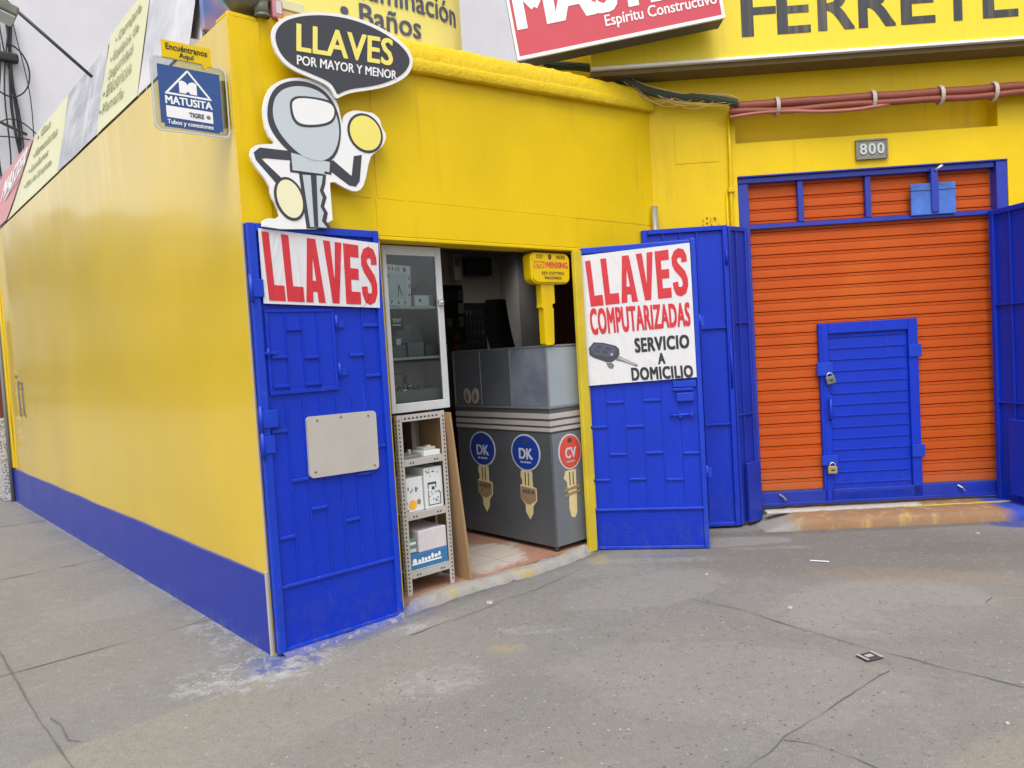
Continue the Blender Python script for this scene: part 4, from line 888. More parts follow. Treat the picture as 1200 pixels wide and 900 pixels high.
b.text('MASTER', [L(.055, .54), L(1.42, .54), L(1.42, .215), L(.055, .215)], -.5575, 0, .045, .002, .95); b.text('Espíritu Constructivo', [L(.66, .188), L(1.455, .188), L(1.455, .085), L(.66, .085)], -.5575, 0, .012, .0015); b.build('lettering', 'acrylic_white', t)
b = MB(); b.box(U0+.2, U0+.24, -.37, -.05, Z0+.1, Z0+.14); b.build('support_bar', 'lamp_grey', t)
b = MB(); b.box(U0+1.2, U0+1.24, -.37, -.2, Z0+.3, Z0+.34); b.build('support_bar', 'lamp_grey', t)

# ------------------------------------------------------------------ conduits and cables on the store front
t = thing('conduit_bundle', 'orange brown conduit pipes strapped together under the yellow store sign', 'pipes', 'B', (1.8, -.07, 3.25))
rn = lambda u, k: noise.noise(Vector((u*2.3, k, 1)))
b = MB(); us = [.62+i*.12 for i in range(46)]
b.tube([(u, -.085+.010*rn(u, 1), 3.262+.012*rn(u, 2)) for u in us], .036, 12); b.build('conduit', 'conduit', t)
b = MB(); us2 = [.60+i*.12 for i in range(40)]; b.tube([(u, -.115+.012*rn(u, 3), 3.205+.016*rn(u, 4)) for u in us2], .024, 10); b.build('conduit', 'conduit', t)
b = MB(); b.tube([(.60+i*.1, -.125+.008*rn(i, 6), 3.172+.018*math.sin(i*.55)+.01*i/12) for i in range(13)], .014, 8); b.build('thin_conduit', 'conduit_pink', t)
for u in (.965, 1.69, 2.20, 2.60, 3.3):
    b = MB()
    for rr_ in range(1): b.tube([(u, -.09+.058*math.cos(a), 3.236+.068*math.sin(a)) for a in [2*math.pi*i/18 for i in range(19)]], .0085, 6, 0, False, None)
    for uu in (u-.007, u+.007): b.tube([(uu, -.09+.057*math.cos(a), 3.236+.067*math.sin(a)) for a in [2*math.pi*i/18 for i in range(19)]], .008, 6, 0, False)
    b.build('strap', 'tie', t)
cable_pts = [(-.80, 3.66), (-.554, 3.638), (-.393, 3.601), (-.201, 3.516), (-.01, 3.413), (.183, 3.36), (.377, 3.334), (.571, 3.301), (.66, 3.275)]
t = thing('cable_bundle', 'dark green bundle of sagging cables between the red sign and the conduit pipes', 'cables', 'B', (0, -.12, 3.3))
def resample(p, n=6):
    out = []
    for i in range(len(p)-1):
        p0, p1, p2, p3 = [Vector(p[max(0, min(len(p)-1, j))]) for j in (i-1, i, i+1, i+2)]
        for k in range(n):
            s_ = k/n; out.append(.5*((2*p1) + (p2-p0)*s_ + (2*p0-5*p1+4*p2-p3)*s_*s_ + (3*p1-p0-3*p2+p3)*s_**3))
    out.append(Vector(p[-1])); return out
cp = resample(cable_pts)
b = MB()
for j in range(9):
    b.tube([(p.x, -.12+.022*math.cos(j*.7+i*.13), p.y+.022*math.sin(j*.7+i*.13)+.004*noise.noise(Vector((i*.4, j, 0)))) for i, p in enumerate(cp)], .010, 6)
b.build('cable', 'green_cable', t)
b = MB(); rr = random.Random(8)
for j in range(7):
    i0 = rr.randint(18, 30); i1 = min(len(cp)-1, i0+rr.randint(8, 18)); sag = rr.uniform(.02, .075)
    b.tube([(cp[i].x, -.14+rr.uniform(-.003, .003), cp[i].y-.02-sag*math.sin(math.pi*(i-i0)/(i1-i0))) for i in range(i0, i1+1)], .0022, 5)
b.tube([(p.x, -.13+.01*math.sin(i*.4), p.y+.032+.012*math.sin(i*.35)) for i, p in enumerate(cp[20:])], .004, 5); b.build('loose_wire', 'tan', t)
t = thing('wall_conduit', 'thin yellow painted conduit running down beside the folded blue gate', 'pipe', 'B', (.60, -.02, 2.3))
b = MB(); b.tube([(.615, -.02, 3.22), (.613, -.02, 2.9), (.606, -.02, 2.6), (.600, -.02, 0.0)], .014, 8); b.tube([(.575, -.012, 2.62), (.572, -.012, 2.2), (.570, -.012, .0)], .008, 8); b.build('pipe', 'yellow', t)
b = MB(); b.box(.585, .635, -.042, -.001, 2.62, 2.66, 0, .004); b.build('saddle', 'yellow', t)

# ------------------------------------------------------------------ inside the shop
ct = thing('shop_counter', 'grey shop counter with painted-reflection glass top section and key shaped stickers', 'counter', 'A', (2.36, .55, .05))
U0c, U1c, D0c, D1c = 2.125, 2.68, .058, 1.12
b = MB(); b.box(U0c, U1c, D0c, D1c, .085, .895, 0, .004); b.build('body', 'counter', ct)
b = MB(); b.box(U0c+.012, U1c-.004, D0c-.004, D0c-.0005, .09, .89); b.build('end_panel', 'counter_light', ct)
b = MB(); b.box(U0c-.002, U1c, D0c-.006, D1c, .897, 1.062, 0); b.build('top_band', 'counter', ct)
for z0, z1 in ((.905, .930), (.945, .978), (.995, 1.032)):
    b = MB(); b.box(U0c-.006, U1c+.001, D0c-.010, D1c+.001, z0, z1, 0, .001); b.build('white_stripe', 'plate', ct)
b = MB(); b.box(U0c-.010, U1c, D0c-.012, D1c, 1.064, 1.080, 0, .003); b.box(U0c-.006, U1c, D0c-.010, D1c, 1.498, 1.512, 0, .003)
for d in (D0c-.008, D0c+.375, D0c+.72, D1c-.014): b.box(U0c-.007, U0c+.008, d, d+.014, 1.081, 1.497, 0, .002)
b.box(U1c-.015, U1c, D0c-.008, D0c+.006, 1.081, 1.497); b.build('glass_frame', 'mid_grey', ct)
for d0, d1 in ((D0c+.008, D0c+.373), (D0c+.391, D0c+.718), (D0c+.736, D1c-.016)):
    b = MB(); b.box(U0c-.002, U0c+.004, d0, d1, 1.082, 1.496); b.build('glass_pane', 'reflect_glass_blue' if d0 < .2 else 'reflect_glass', ct)
b = MB(); b.box(U0c+.010, U1c-.017, D0c-.004, D0c+.002, 1.082, 1.496); b.build('glass_pane', 'reflect_glass_light', ct)
for u, d in ((U0c+.03, D0c+.03), (U1c-.03, D0c+.03), (U0c+.03, D1c-.05), (U1c-.03, D1c-.05)):
    b = MB(); b.tube([(u, d, .05), (u, d, .086)], .018, 10); b.build('foot', 'dark_grey', ct)
def onlong(pts, lift):      # (s along the long side measured from the near corner, z) -> prism on the -u face
    pass
def key_decal(face, c, cols, word, small, tag_text, tail):
    """key shaped sticker; face 'L' long side (c = distance from near corner), 'E' end panel (c = u)"""
    b = MB()
    Mt = Matrix.Translation((U0c, D0c, 0)) @ Matrix.Rotation(R(-90), 4, 'Z') if face == 'L' else Matrix.Translation((0, D0c-.0042, 0))
    def P(pts, d0, d1, m_): b.poly(pts, d0, d1, m_, 0, Mt)
    x = -c if face == 'L' else c
    rx, rz = (.155, .135) if face == 'L' else (.118, .128)
    P(oval(x, .745, rx, rz, 28), -.0030, -.0003, 1); P(oval(x, .745, rx-.012, rz-.011, 28), -.0042, -.0031, 0)
    w = .062 if face == 'L' else .052
    if tag_text:
        P([(x-w, .612), (x+w*.9, .612), (x+w*.9, .50), (x+w*1.5, .49), (x+w*1.5, .40), (x+w*.8, .355), (x+w*.7, .30), (x+.01, .255), (x-w*.5, .31), (x-w*.5, .36), (x-w*1.3, .41), (x-w*1.3, .50), (x-w*.9, .51), (x-w*.9, .55), (x-w*1.1, .56)], -.0026, -.0003, 2)
        P([(x-w*1.25, .495), (x+w*1.4, .485), (x+w*1.4, .405), (x+w*.3, .365), (x-w*.4, .37), (x-w*1.25, .415)], -.0040, -.0028, 3)
    else:
        P([(x-.055, .612), (x+.05, .612), (x+.045, .42), (x+.04, .30), (x+.015, .265), (x-.02, .28), (x-.035, .34), (x-.03, .44), (x-.045, .47), (x-.045, .53), (x-.075, .56)], -.0026, -.0003, 2)
        for zz in (.47, .435): P([(x-.08, zz+.012), (x+.09, zz+.03), (x+.09, zz+.008), (x-.08, zz-.008)], -.0040, -.0028, 3)
    for dx in (-.022, .012): P([(x+dx, .60), (x+dx+.010, .60), (x+dx+.010, .505), (x+dx, .505)], -.0038, -.0028, 4)
    P(oval(x, .825, .022, .018), -.0050, -.0043, 4)
    def T(s_, x0, x1, z0, z1, m_, bold):
        bb = MB(); bb.rtext(s_, x0, x1, z0, z1, -.0044, m_, bold=bold, thick=.001)
        for v in bb.bm.verts: v.co = Mt @ v.co
        me = bpy.data.meshes.new('tmp'); bb.bm.to_mesh(me); bb.bm.free(); b.bm.from_mesh(me); bpy.data.meshes.remove(me)
    T(word, x-rx*.42, x+rx*.48, .700, .775, 1, .03)
    T(small, x-rx*.35, x+rx*.35, .668, .682, 1, .01)
    if tag_text: T(tag_text, x-w*.85, x+w*1.1, .445, .475, 4, .02)
    return b.build('key_sticker', [cols, 'sticker_edge', 'sticker_gold', 'sticker_brown', 'dark_grey'], ct)
key_decal('L', .265, 'sticker_blue', 'DK', 'BLANKS', 'AQUI', 0)
key_decal('L', .755, 'sticker_blue', 'DK', 'BLANKS', 'AQUI', 0)
key_decal('E', 2.125+.180, 'sticker_red', 'CV', 'LLAVES', '', 0)
b = MB()
for dd, zz, tw in ((.90, 1.155, .25), (.80, 1.155, -.2)):
    b.poly(oval(-dd, zz, .042, .062, 20, tw), -.006, -.0025, 0, 0, Matrix.Translation((U0c, D0c, 0)) @ Matrix.Rotation(R(-90), 4, 'Z'))
    b.poly(oval(-dd, zz-.008, .020, .034, 16, tw), -.0075, -.0062, 1, 0, Matrix.Translation((U0c, D0c, 0)) @ Matrix.Rotation(R(-90), 4, 'Z'))
b.build('oval_sticker', ['plate', 'mid_grey'], ct)

t = thing('key_shaped_display', 'big yellow plastic key standing head up on the counter, lettered WENXING', 'display key', 'A', (2.16, .08, 1.51))
b = MB(); rc = .05; pts = []
for cx_, cz_, a0 in ((2.375-rc, 2.152-rc, 0), (1.992+rc, 2.152-rc, 90), (1.992+rc*1.4, 1.935+rc*.9, 180), (2.375-rc*1.4, 1.935+rc*.9, 270)):
    for k in range(6): a = R(a0+k*18); pts.append((cx_+rc*(1.3 if a0 >= 180 else 1)*math.cos(a), cz_+rc*.9*math.sin(a)))
bb = bmesh.new(); vv = [bb.verts.new((p[0], .012, p[1])) for p in pts]; fc = bb.faces.new(vv); r_ = bmesh.ops.extrude_face_region(bb, geom=[fc])
for v in r_['geom']:
    if isinstance(v, bmesh.types.BMVert): v.co.y = .105
bmesh.ops.bevel(bb, geom=[e for e in bb.edges if abs(e.verts[0].co.y-e.verts[1].co.y) < 1e-6], offset=.012, segments=3, affect='EDGES'); bmesh.ops.recalc_face_normals(bb, faces=bb.faces); b._merge(bb, 0)
b.text('CUT', [(2.045, 2.132), (2.105, 2.132), (2.105, 2.108), (2.045, 2.108)], .0115, 1, .02, .001, 1.2); b.text('HERE', [(2.235, 2.132), (2.320, 2.132), (2.320, 2.108), (2.235, 2.108)], .0115, 1, .02, .001, 1.2); b.text('KEY CUTTING', [(2.09, 2.018), (2.300, 2.018), (2.300, 1.998), (2.09, 1.998)], .0115, 1, .015, .001, 1.2); b.text('MACHINES', [(2.115, 1.985), (2.275, 1.985), (2.275, 1.966), (2.115, 1.966)], .0115, 1, .015, .001, 1.2); b.build('key_head', ['yellow', 'red_brown'], t)
b = MB(); b.poly([(2.095, 1.94), (2.222, 1.94), (2.222, 1.803), (2.196, 1.795), (2.196, 1.77), (2.205, 1.765), (2.196, 1.525), (2.180, 1.512), (2.118, 1.512), (2.106, 1.525), (2.108, 1.765), (2.090, 1.775), (2.095, 1.803)], .035, .085); b.build('key_blade', 'yellow', t)
b = MB(); b.poly(oval(2.172, 2.120, .016, .020), .010, .0118); b.build('hang_hole', 'red_brown', t)
b = MB(); b.text('WENXING.', [(2.122, 2.085), (2.350, 2.085), (2.350, 2.045), (2.122, 2.045)], .0115, 0, .03, .001, .9)
for q in ((2.020, 2.115, 2.081, 2.086), (2.020, 2.115, 2.040, 2.045), (2.020, 2.026, 2.045, 2.081), (2.109, 2.115, 2.045, 2.081)): b.box(q[0], q[1], .0105, .0118, q[2], q[3])
b.poly([(2.035, 2.052), (2.05, 2.074), (2.066, 2.052), (2.083, 2.074), (2.10, 2.052), (2.083, 2.060), (2.066, 2.045), (2.05, 2.060)], .0105, .0118); b.build('red_lettering', 'sticker_red', t)

# wall display cabinet
cb = thing('glass_cabinet', 'white framed glass display cabinet just inside the doorway above the shelf rack', 'cabinet', 'A', (1.09, .2, 1.157))
cu0, cu1, cd0, cd1, cz0, cz1 = .872, 1.302, .100, .36, 1.157, 2.158
b = MB(); b.box(cu0, cu0+.012, cd0+.025, cd1, cz0, cz1); b.box(cu1-.012, cu1, cd0+.025, cd1, cz0, cz1); b.box(cu0+.012, cu1-.012, cd1-.012, cd1, cz0, cz1); b.box(cu0+.012, cu1-.012, cd0+.025, cd1-.012, cz1-.014, cz1-.001); b.box(cu0+.012, cu1-.012, cd0+.025, cd1-.012, cz0+.001, cz0+.014); b.build('case', 'mid_grey', cb)
b = MB(); b.box(cu0, cu0+.030, cd0, cd0+.023, cz0, cz1, 0, .003); b.box(cu1-.044, cu1, cd0, cd0+.023, cz0, cz1, 0, .003); b.box(cu0+.030, cu1-.044, cd0, cd0+.023, cz1-.058, cz1, 0, .003); b.box(cu0+.030, cu1-.044, cd0, cd0+.023, cz0, cz0+.055, 0, .003); fr = b.build('door_frame', 'alu', cb)
b = MB(); b.box(cu0+.030, cu1-.044, cd0+.010, cd0+.013, cz0+.055, cz1-.058); b.build('glass_pane', 'glass', fr)
b = MB(); b.box(cu1-.048, cu1-.012, cd0-.022, cd0, 1.795, 1.835, 0, .004); b.tube([(cu1-.03, cd0-.03, 1.815), (cu1-.03, cd0, 1.815)], .010, 8); b.build('lock', 'silver', fr)
for z in (1.797, 1.488):
    b = MB(); b.box(cu0+.013, cu1-.013, cd0+.03, cd1-.015, z-.016, z, 0, .002); b.build('shelf', 'alu', cb)
for u in (.840, 1.288):
    b = MB(); b.box(u, u+.026, cd0+.055 if u < 1 else cd1-.04, (cd0+.058) if u < 1 else cd1-.037, .051, 2.12 if u < 1 else cz0, 0)
    if u < 1:
        b.box(u, u+.003, cd0+.058, cd0+.085, .051, 2.12)
        z = .10
        while z < 2.08: b.box(u+.010, u+.018, cd0+.0535, cd0+.0552, z, z+.012, 1); z += .03
    b.build('slotted_post', ['plate', 'slot'], cb)
t = thing('square_clock', 'pale square wall clock standing on the top shelf of the glass cabinet', 'clock', 'A', (1.0, .17, 1.80), None, Matrix.Rotation(R(3), 4, 'Y'))
b = MB(); b.box(.905, 1.095, .155, .185, 1.80, 2.05, 0, .004); 
for s_, u, z in (('12', .985, 2.012), ('1', 1.04, 2.012), ('11', .935, 2.012), ('2', 1.072, 1.965), ('3', 1.072, 1.915), ('4', 1.072, 1.86), ('5', 1.04, 1.812), ('6', .995, 1.812), ('7', .945, 1.812), ('8', .915, 1.86), ('9', .915, 1.915), ('10', .915, 1.965)): b.rtext(s_, u, u+.014*len(s_), z, z+.022, .1515 if .935 < u < 1.07 and 1.84 < z < 2 else .1545, 1, bold=.02, thick=.001)
b.build('case', ['box_white', 'dark_grey'], t)
b = MB(); b.box(.938, 1.062, .152, .1545, 1.845, 2.0); b.build('dial', 'key_grey', t)
b = MB(); b.box(.998, 1.002, .1485, .151, 1.86, 1.93); b.poly([(1.0, 1.92), (1.006, 1.925), (1.03, 1.865), (1.026, 1.863)], .1485, .151); b.build('hands', 'dark_grey', t)
b = MB(); b.box(1.125, 1.262, .16, .24, 1.799, 1.868, 0, .003); b.box(1.232, 1.256, .1585, .16, 1.803, 1.864, 1); b.poly(oval(1.165, 1.835, .009, .011), .1585, .16, 2)
solo(b, 'small_carton', ['box_white', 'box_blue', 'dark'], 'small white carton with a blue end beside the square clock', 'box', 'A', (1.19, .2, 1.799))
b = MB()
rows = [[(1.19+.072*math.cos(a)*math.cos(e), .215+.06*math.sin(a)*math.cos(e), 1.878+.055*math.sin(e)) for a in [2*math.pi*i/16 for i in range(17)]] for e in [R(x) for x in (0, 20, 40, 60, 80, 90)]]
b.grid(rows); b.box(1.115, 1.262, .15, .21, 1.869, 1.879, 0, .004)
solo(b, 'black_cap', 'dark', 'black cap resting on the small white carton in the glass cabinet', 'cap', 'A', (1.19, .2, 1.869))
t = thing('brand_card', 'little black card lettered SONY below the square clock', 'card', 'A', (.955, .13, 1.69))
b = MB(); b.box(.908, 1.01, .128, .134, 1.655, 1.782, 0, .003); b.build('card', 'dark', t)
b = MB(); b.rtext('SONY', .935, .992, 1.700, 1.724, .1275, 0, bold=.02, thick=.001); b.box(.93, .99, .1265, .1278, 1.682, 1.688); b.build('lettering', 'acrylic_white', t)
for u0, u1, z1, mt_, lb in ((.890, 1.040, 1.565, 'mid_grey', 'grey plastic tray at the left of the middle cabinet shelf'), (1.052, 1.172, 1.575, 'counter_light', 'pale grey plastic tray in the middle of the middle cabinet shelf'), (1.182, 1.285, 1.560, 'dark_grey', 'dark grey plastic tray at the right of the middle cabinet shelf')):
    t = thing('parts_tray', lb, 'tray', 'A', ((u0+u1)/2, .2, 1.489), 'plastic trays in the glass cabinet')
    b = MB(); b.box(u0, u1, .16, .166, 1.489, z1, 0, .002); b.box(u0, u0+.005, .166, .31, 1.489, z1); b.box(u1-.005, u1, .166, .31, 1.489, z1); b.box(u0+.005, u1-.005, .30, .31, 1.489, z1); b.box(u0+.005, u1-.005, .166, .30, 1.489, 1.493); b.build('tray', mt_, t)
b = MB(); rr = random.Random(17); rows = []
for k in range(9):
    z = 1.49+.19*k/8*(1); rows.append([(1.04+.23*i/14, .325+.012*noise.noise(Vector((i*.7, k*.6, 2))), 1.49+(.10+.10*math.sin(math.pi*(i+2)/18)+.02*noise.noise(Vector((i, 3, 1))))*k/8) for i in range(15)])
b.grid(rows); b.grid([[(p[0], p[1]-.02, p[2]) for p in r] for r in rows])
solo(b, 'plastic_bag', 'counter_light', 'crumpled grey plastic bag standing behind the trays on the middle cabinet shelf', 'bag', 'A', (1.15, .32, 1.49))
for i, (u, w, h, mt_, lb) in enumerate(((.905, .07, .075, 'dark_grey', 'dark small carton at the back left of the lowest cabinet compartment'), (1.00, .10, .10, 'red_brown', 'reddish brown carton at the back of the lowest cabinet compartment'), (1.13, .08, .085, 'mid_grey', 'mid grey carton at the back right of the lowest cabinet compartment'))):
    b = MB(); b.box(u, u+w, .305, .34, 1.172, 1.29+h, 0, .003); b.box(u+.01, u+w-.01, .3035, .305, 1.30, 1.28+h, 1)
    solo(b, 'small_carton', [mt_, 'lamp_grey'], lb, 'box', 'A', (u+w/2, .32, 1.172), 'cartons at the back of the glass cabinet')
b = MB(); b.box(.985, 1.02, .18, .21, 1.494, 1.60, 0, .003); b.box(1.0, 1.03, .19, .22, 1.60, 1.605)
solo(b, 'white_carton', 'box_white', 'tiny white carton poking out of the left grey tray', 'box', 'A', (1.0, .2, 1.494))
t = thing('parts_tray', 'wide grey tray full of shiny metal parts at the bottom of the glass cabinet', 'tray', 'A', (1.0, .2, 1.172), 'plastic trays in the glass cabinet')
b = MB(); b.box(.890, 1.20, .15, .156, 1.2125, 1.285, 0, .002); b.box(.890, .896, .156, .30, 1.172, 1.285); b.box(1.194, 1.20, .156, .30, 1.172, 1.285); b.box(.896, 1.194, .29, .30, 1.172, 1.285); b.box(.896, 1.194, .15, .29, 1.172, 1.2125); b.build('tray', 'mid_grey', t)
b = MB(); rr = random.Random(5)
for i in range(70):
    Mt = Matrix.Translation((rr.uniform(.91, 1.18), rr.uniform(.165, .28), rr.uniform(1.27, 1.315))) @ Matrix.Rotation(rr.uniform(0, 6), 4, Vector((rr.random(), rr.random(), rr.random()+.1)).normalized())
    b.box(-.012, .012, -.004, .004, -.003, .003, rr.choice((0, 0, 1, 2)), 0, 1, Mt)
o = b.build('metal_parts', ['silver', 'dark_grey', 'red_brown'], t); o['kind'] = 'stuff'
b = MB(); b.box(1.206, 1.286, .16, .28, 1.172, 1.285, 0, .003)
solo(b, 'grey_carton', 'counter_light', 'plain grey carton right of the tray of metal parts', 'box', 'A', (1.245, .2, 1.172))

# slotted-angle rack
rk = thing('shelf_rack', 'small slotted steel shelf rack with three shelves under the glass cabinet', 'rack', 'A', (1.06, .25, .05))
ru0, ru1, rd0, rd1 = .893, 1.245, .092, .42
def post(u, d, su, sd):
    b = MB(); b.box(min(u, u+su*.034), max(u, u+su*.034), min(d, d+sd*.003), max(d, d+sd*.003), .052, 1.145); b.box(min(u, u+su*.003), max(u, u+su*.003), min(d+sd*.003, d+sd*.034), max(d+sd*.003, d+sd*.034), .052, 1.145)
    z = .08
    while z < 1.12:
        b.box(u+su*.013-.0045, u+su*.013+.0045, d-.0012, d+.0005, z, z+.011, 1) if sd > 0 else None
        b.box(u-.0012 if su > 0 else u-.0005, u+.0005 if su > 0 else u+.0012, d+sd*.018-.0045, d+sd*.018+.0045, z, z+.011, 1); z += .025
    b.build('leg', ['plate', 'slot'], rk)
post(ru0, rd0, 1, 1); post(ru1, rd0, -1, 1); post(ru0, rd1, 1, -1); post(ru1, rd1, -1, -1)
for z in (.190, .545, .872, 1.142):
    b = MB(); b.box(ru0+.004, ru1-.004, rd0+.004, rd1-.004, z-.003, z, 0); b.box(ru0+.035, ru1-.035, rd0-.002, rd0+.002, z-.040, z+.001, 0, .001); b.box(ru0+.036, ru1-.036, rd1-.002, rd1+.002, z-.040, z+.001, 0, .001)
    if z > 1:
        for i in range(9): b.box(ru0+.05+i*.029, ru0+.064+i*.029, rd0-.0035, rd0-.0015, z-.026, z-.016, 1)
    else:
        for uu in (.07, .09, .25, .27): b.box(ru0+uu, ru0+uu+.01, rd0-.0035, rd0-.0015, z-.026, z-.017, 1)
    b.build('shelf', ['plate', 'slot'], rk)
b = MB(); b.box(.93, 1.07, .12, .26, .873, .892, 0, .003); b.box(.95, 1.0, .14, .2, .892, .905, 1, .003); b.box(1.0, 1.02, .15, .17, .892, .925, 2, .002)
solo(b, 'metal_parts_heap', ['mid_grey', 'lamp_grey', 'silver'], 'grey metal lock parts lying at the left of the top rack shelf', 'lock parts', 'A', (1.0, .2, .873))
b = MB(); b.box(1.085, 1.21, .11, .24, .873, .905, 0, .003); b.box(1.10, 1.19, .13, .22, .905, .925, 1, .003); b.box(1.13, 1.16, .14, .16, .925, .935, 1)
solo(b, 'flat_carton', ['box_white', 'plate'], 'flat white carton at the right of the top rack shelf', 'box', 'A', (1.15, .2, .873))
t = thing('carton', 'white carton with an orange round print on the middle rack shelf', 'box', 'A', (1.0, .2, .546), 'cartons on the rack')
b = MB(); b.box(.93, 1.068, .12, .33, .546, .755, 0, .003); b.build('box', 'box_white', t)
b = MB(); b.poly(oval(.985, .590, .030, .030, 18), .1185, .1197, 0); b.build('round_print', 'orange_print', t)
b = MB(); b.poly(oval(1.032, .603, .014, .018, 14), .1185, .1197, 1)
for q in ((.955, .962, .68, .70), (.972, .980, .665, .675), (.985, .990, .67, .69), (1.01, 1.02, .665, .695), (1.024, 1.03, .68, .69), (.945, .95, .60, .61), (.945, .955, .555, .565)): b.box(q[0], q[1], .1185, .1197, q[2], q[3], 2)
b.build('print', ['orange_print', 'sticker_brown', 'dark_grey'], t)
t = thing('carton', 'taller white carton with a black line drawing on the middle rack shelf', 'box', 'A', (1.14, .2, .546), 'cartons on the rack')
b = MB(); b.box(1.078, 1.215, .115, .33, .546, .800, 0, .003); b.build('box', 'box_white', t)
b = MB(); rr = random.Random(3)
for q in ((1.10, 1.165, .695, .708), (1.10, 1.106, .67, .695), (1.158, 1.164, .67, .695), (1.10, 1.105, .57, .66), (1.10, 1.195, .565, .570), (1.19, 1.195, .57, .64), (1.13, 1.15, .66, .68)): b.box(q[0], q[1], .1132, .1147, q[2], q[3])
for i in range(26):
    u, z = (rr.uniform(1.09, 1.195), rr.uniform(.745, .785)) if i < 10 else (rr.uniform(1.108, 1.188), rr.uniform(.575, .65))
    b.box(-.007, .007, 0, .0015, -.0015, .0015, 0, 0, 1, Matrix.Translation((u, .1132, z)) @ Matrix.Rotation(rr.uniform(0, 3), 4, 'Y'))
b.build('print', 'dark_grey', t)
t = thing('carton', 'blue carton with white lettering on the lowest rack shelf', 'box', 'A', (1.07, .2, .191), 'cartons on the rack')
b = MB(); b.box(.925, 1.212, .10, .36, .191, .293, 0, .003); b.build('box', 'box_blue', t)
b = MB()
for i, (u, w, h) in enumerate([(.945, .03, .035), (.985, .02, .022), (1.01, .018, .03), (1.032, .02, .022), (1.056, .022, .022), (1.082, .020, .034), (1.106, .026, .022), (1.136, .018, .03)]): b.poly(oval(u+w/2, .232+h/2+i*.002, w/2, h/2, 12), .0985, .0998, 0)
b.box(.94, 1.16, .0985, .0998, .228, .238, 0); b.box(.926, 1.211, .0985, .0998, .193, .199, 1); b.build('print', ['acrylic_white', 'key_grey'], t)
t = thing('carton', 'pale pinkish carton lying on the blue carton in the rack', 'box', 'A', (1.11, .25, .294), 'cartons on the rack')
b = MB(); b.box(1.0, 1.212, .105, .36, .294, .425, 0, .004); b.build('box', 'box_pink', t)
t = thing('carton', 'small green carton with white labels left of the pale carton', 'box', 'A', (.96, .2, .294), 'cartons on the rack')
b = MB(); b.box(.928, .992, .115, .32, .294, .385, 0, .003); b.build('box', 'box_green', t)
b = MB(); b.box(.932, .985, .1132, .1147, .350, .366); b.box(.932, .985, .1132, .1147, .305, .325, 1); b.build('label_print', ['box_white', 'key_grey'], t)
b = MB(); b.poly([(1.335, .052), (1.352, .052), (1.262, 1.13), (1.248, 1.13)], .045, .56)
solo(b, 'plywood_board', 'plywood', 'plain plywood board leaning against the right side of the shelf rack', 'board', 'A', (1.34, .3, .052))

# dim things deep inside
t = thing('wall_vent_unit', 'dark rectangular vent unit high on the grey back wall inside the shop', 'vent', 'A', (4.05, 3.05, 2.36))
b = MB(); b.box(3.86, 4.24, 3.03, 3.098, 2.37, 2.57, 0, .006); b.build('casing', 'dark', t)
b = MB(); [b.box(3.88, 4.22, 3.02, 3.029, 2.385+i*.022, 2.395+i*.022) for i in range(8)]; b.build('grille', 'dark_grey', t)
b = MB(); b.box(3.66, 3.76, 3.0, 3.098, 2.30, 2.60, 0, .006); b.box(3.68, 3.74, 2.995, 3.0, 2.45, 2.56, 1)
solo(b, 'meter_box', ['wall_dim', 'mid_grey'], 'narrow grey box on the back wall left of the dark vent unit', 'box', 'A', (3.71, 3.05, 2.30))
t = thing('key_board', 'dark board with rows of hanging key blanks on the back wall', 'key board', 'A', (3.72, 3.0, 1.25))
b = MB(); b.box(3.45, 4.12, 3.05, 3.098, 1.25, 2.05, 0, .004); rr = random.Random(9)
for i in range(11):
    for k in range(6):
        u = 3.50+i*.055; z = 1.95-k*.115; mm = rr.choice((1, 1, 2)); b.poly(oval(u, z, .014, .016, 8), 3.035, 3.04, mm); b.box(u-.005, u+.005, 3.035, 3.04, z-.055, z-.012, mm)
b.build('board', ['dark', 'dark_grey', 'lamp_grey'], t)
t = thing('hanging_display', 'tall dark strip of hanging packets behind the open cabinet', 'display', 'A', (2.70, 1.9, 1.0))
b = MB(); b.box(2.55, 2.86, 1.86, 1.88, .9, 2.12, 0, .004); b.build('panel', 'dark', t)
b = MB(); rr = random.Random(12)
for i in range(4):
    for k in range(9):
        u = 2.57+i*.072; z = 1.0+k*.122; b.box(u, u+.058, 1.835+rr.uniform(0, .015), 1.855, z, z+rr.uniform(.07, .105), rr.choice((0, 0, 0, 1, 1, 2, 3, 4, 5)), .002)
b.build('packets', ['dark', 'dark_grey', 'mid_grey', 'red_brown', 'lamp_grey', 'plate'], t)
t = thing('tall_chair', 'black high chair in the gloom behind the counter', 'chair', 'A', (2.95, 1.5, .05))
b = MB(); rows = []
for k in range(13):
    z = 1.50+.46*k/12; w = .135 - .03*(k/12)**3; rows.append([(2.99+w*s_+.03*(k/12), 1.52+.05*s_*s_-.10*(1-k/12)**2, z) for s_ in (-1, -.6, -.2, .2, .6, 1)])
b.grid(rows); b.grid([[(p[0], p[1]+.04, p[2]) for p in r] for r in rows]); b.build('backrest', 'dark', t)
b = MB(); b.box(2.72, 3.10, 1.15, 1.53, 1.43, 1.49, 0, .02, 2); b.build('seat', 'dark', t)
b = MB(); b.tube([(2.92, 1.35, .1), (2.92, 1.35, 1.43)], .03, 10); b.build('column', 'dark_grey', t)
for i in range(4):
    a = i*math.pi/2+.4; b = MB(); b.tube([(2.92, 1.35, .14), (2.92+.28*math.cos(a), 1.35+.28*math.sin(a), .075)], .02, 8); b.build('leg', 'dark_grey', t)
t = thing('cupboard', 'tall red brown cupboard in the dark behind the counter', 'cupboard', 'A', (4.0, 1.6, .05))
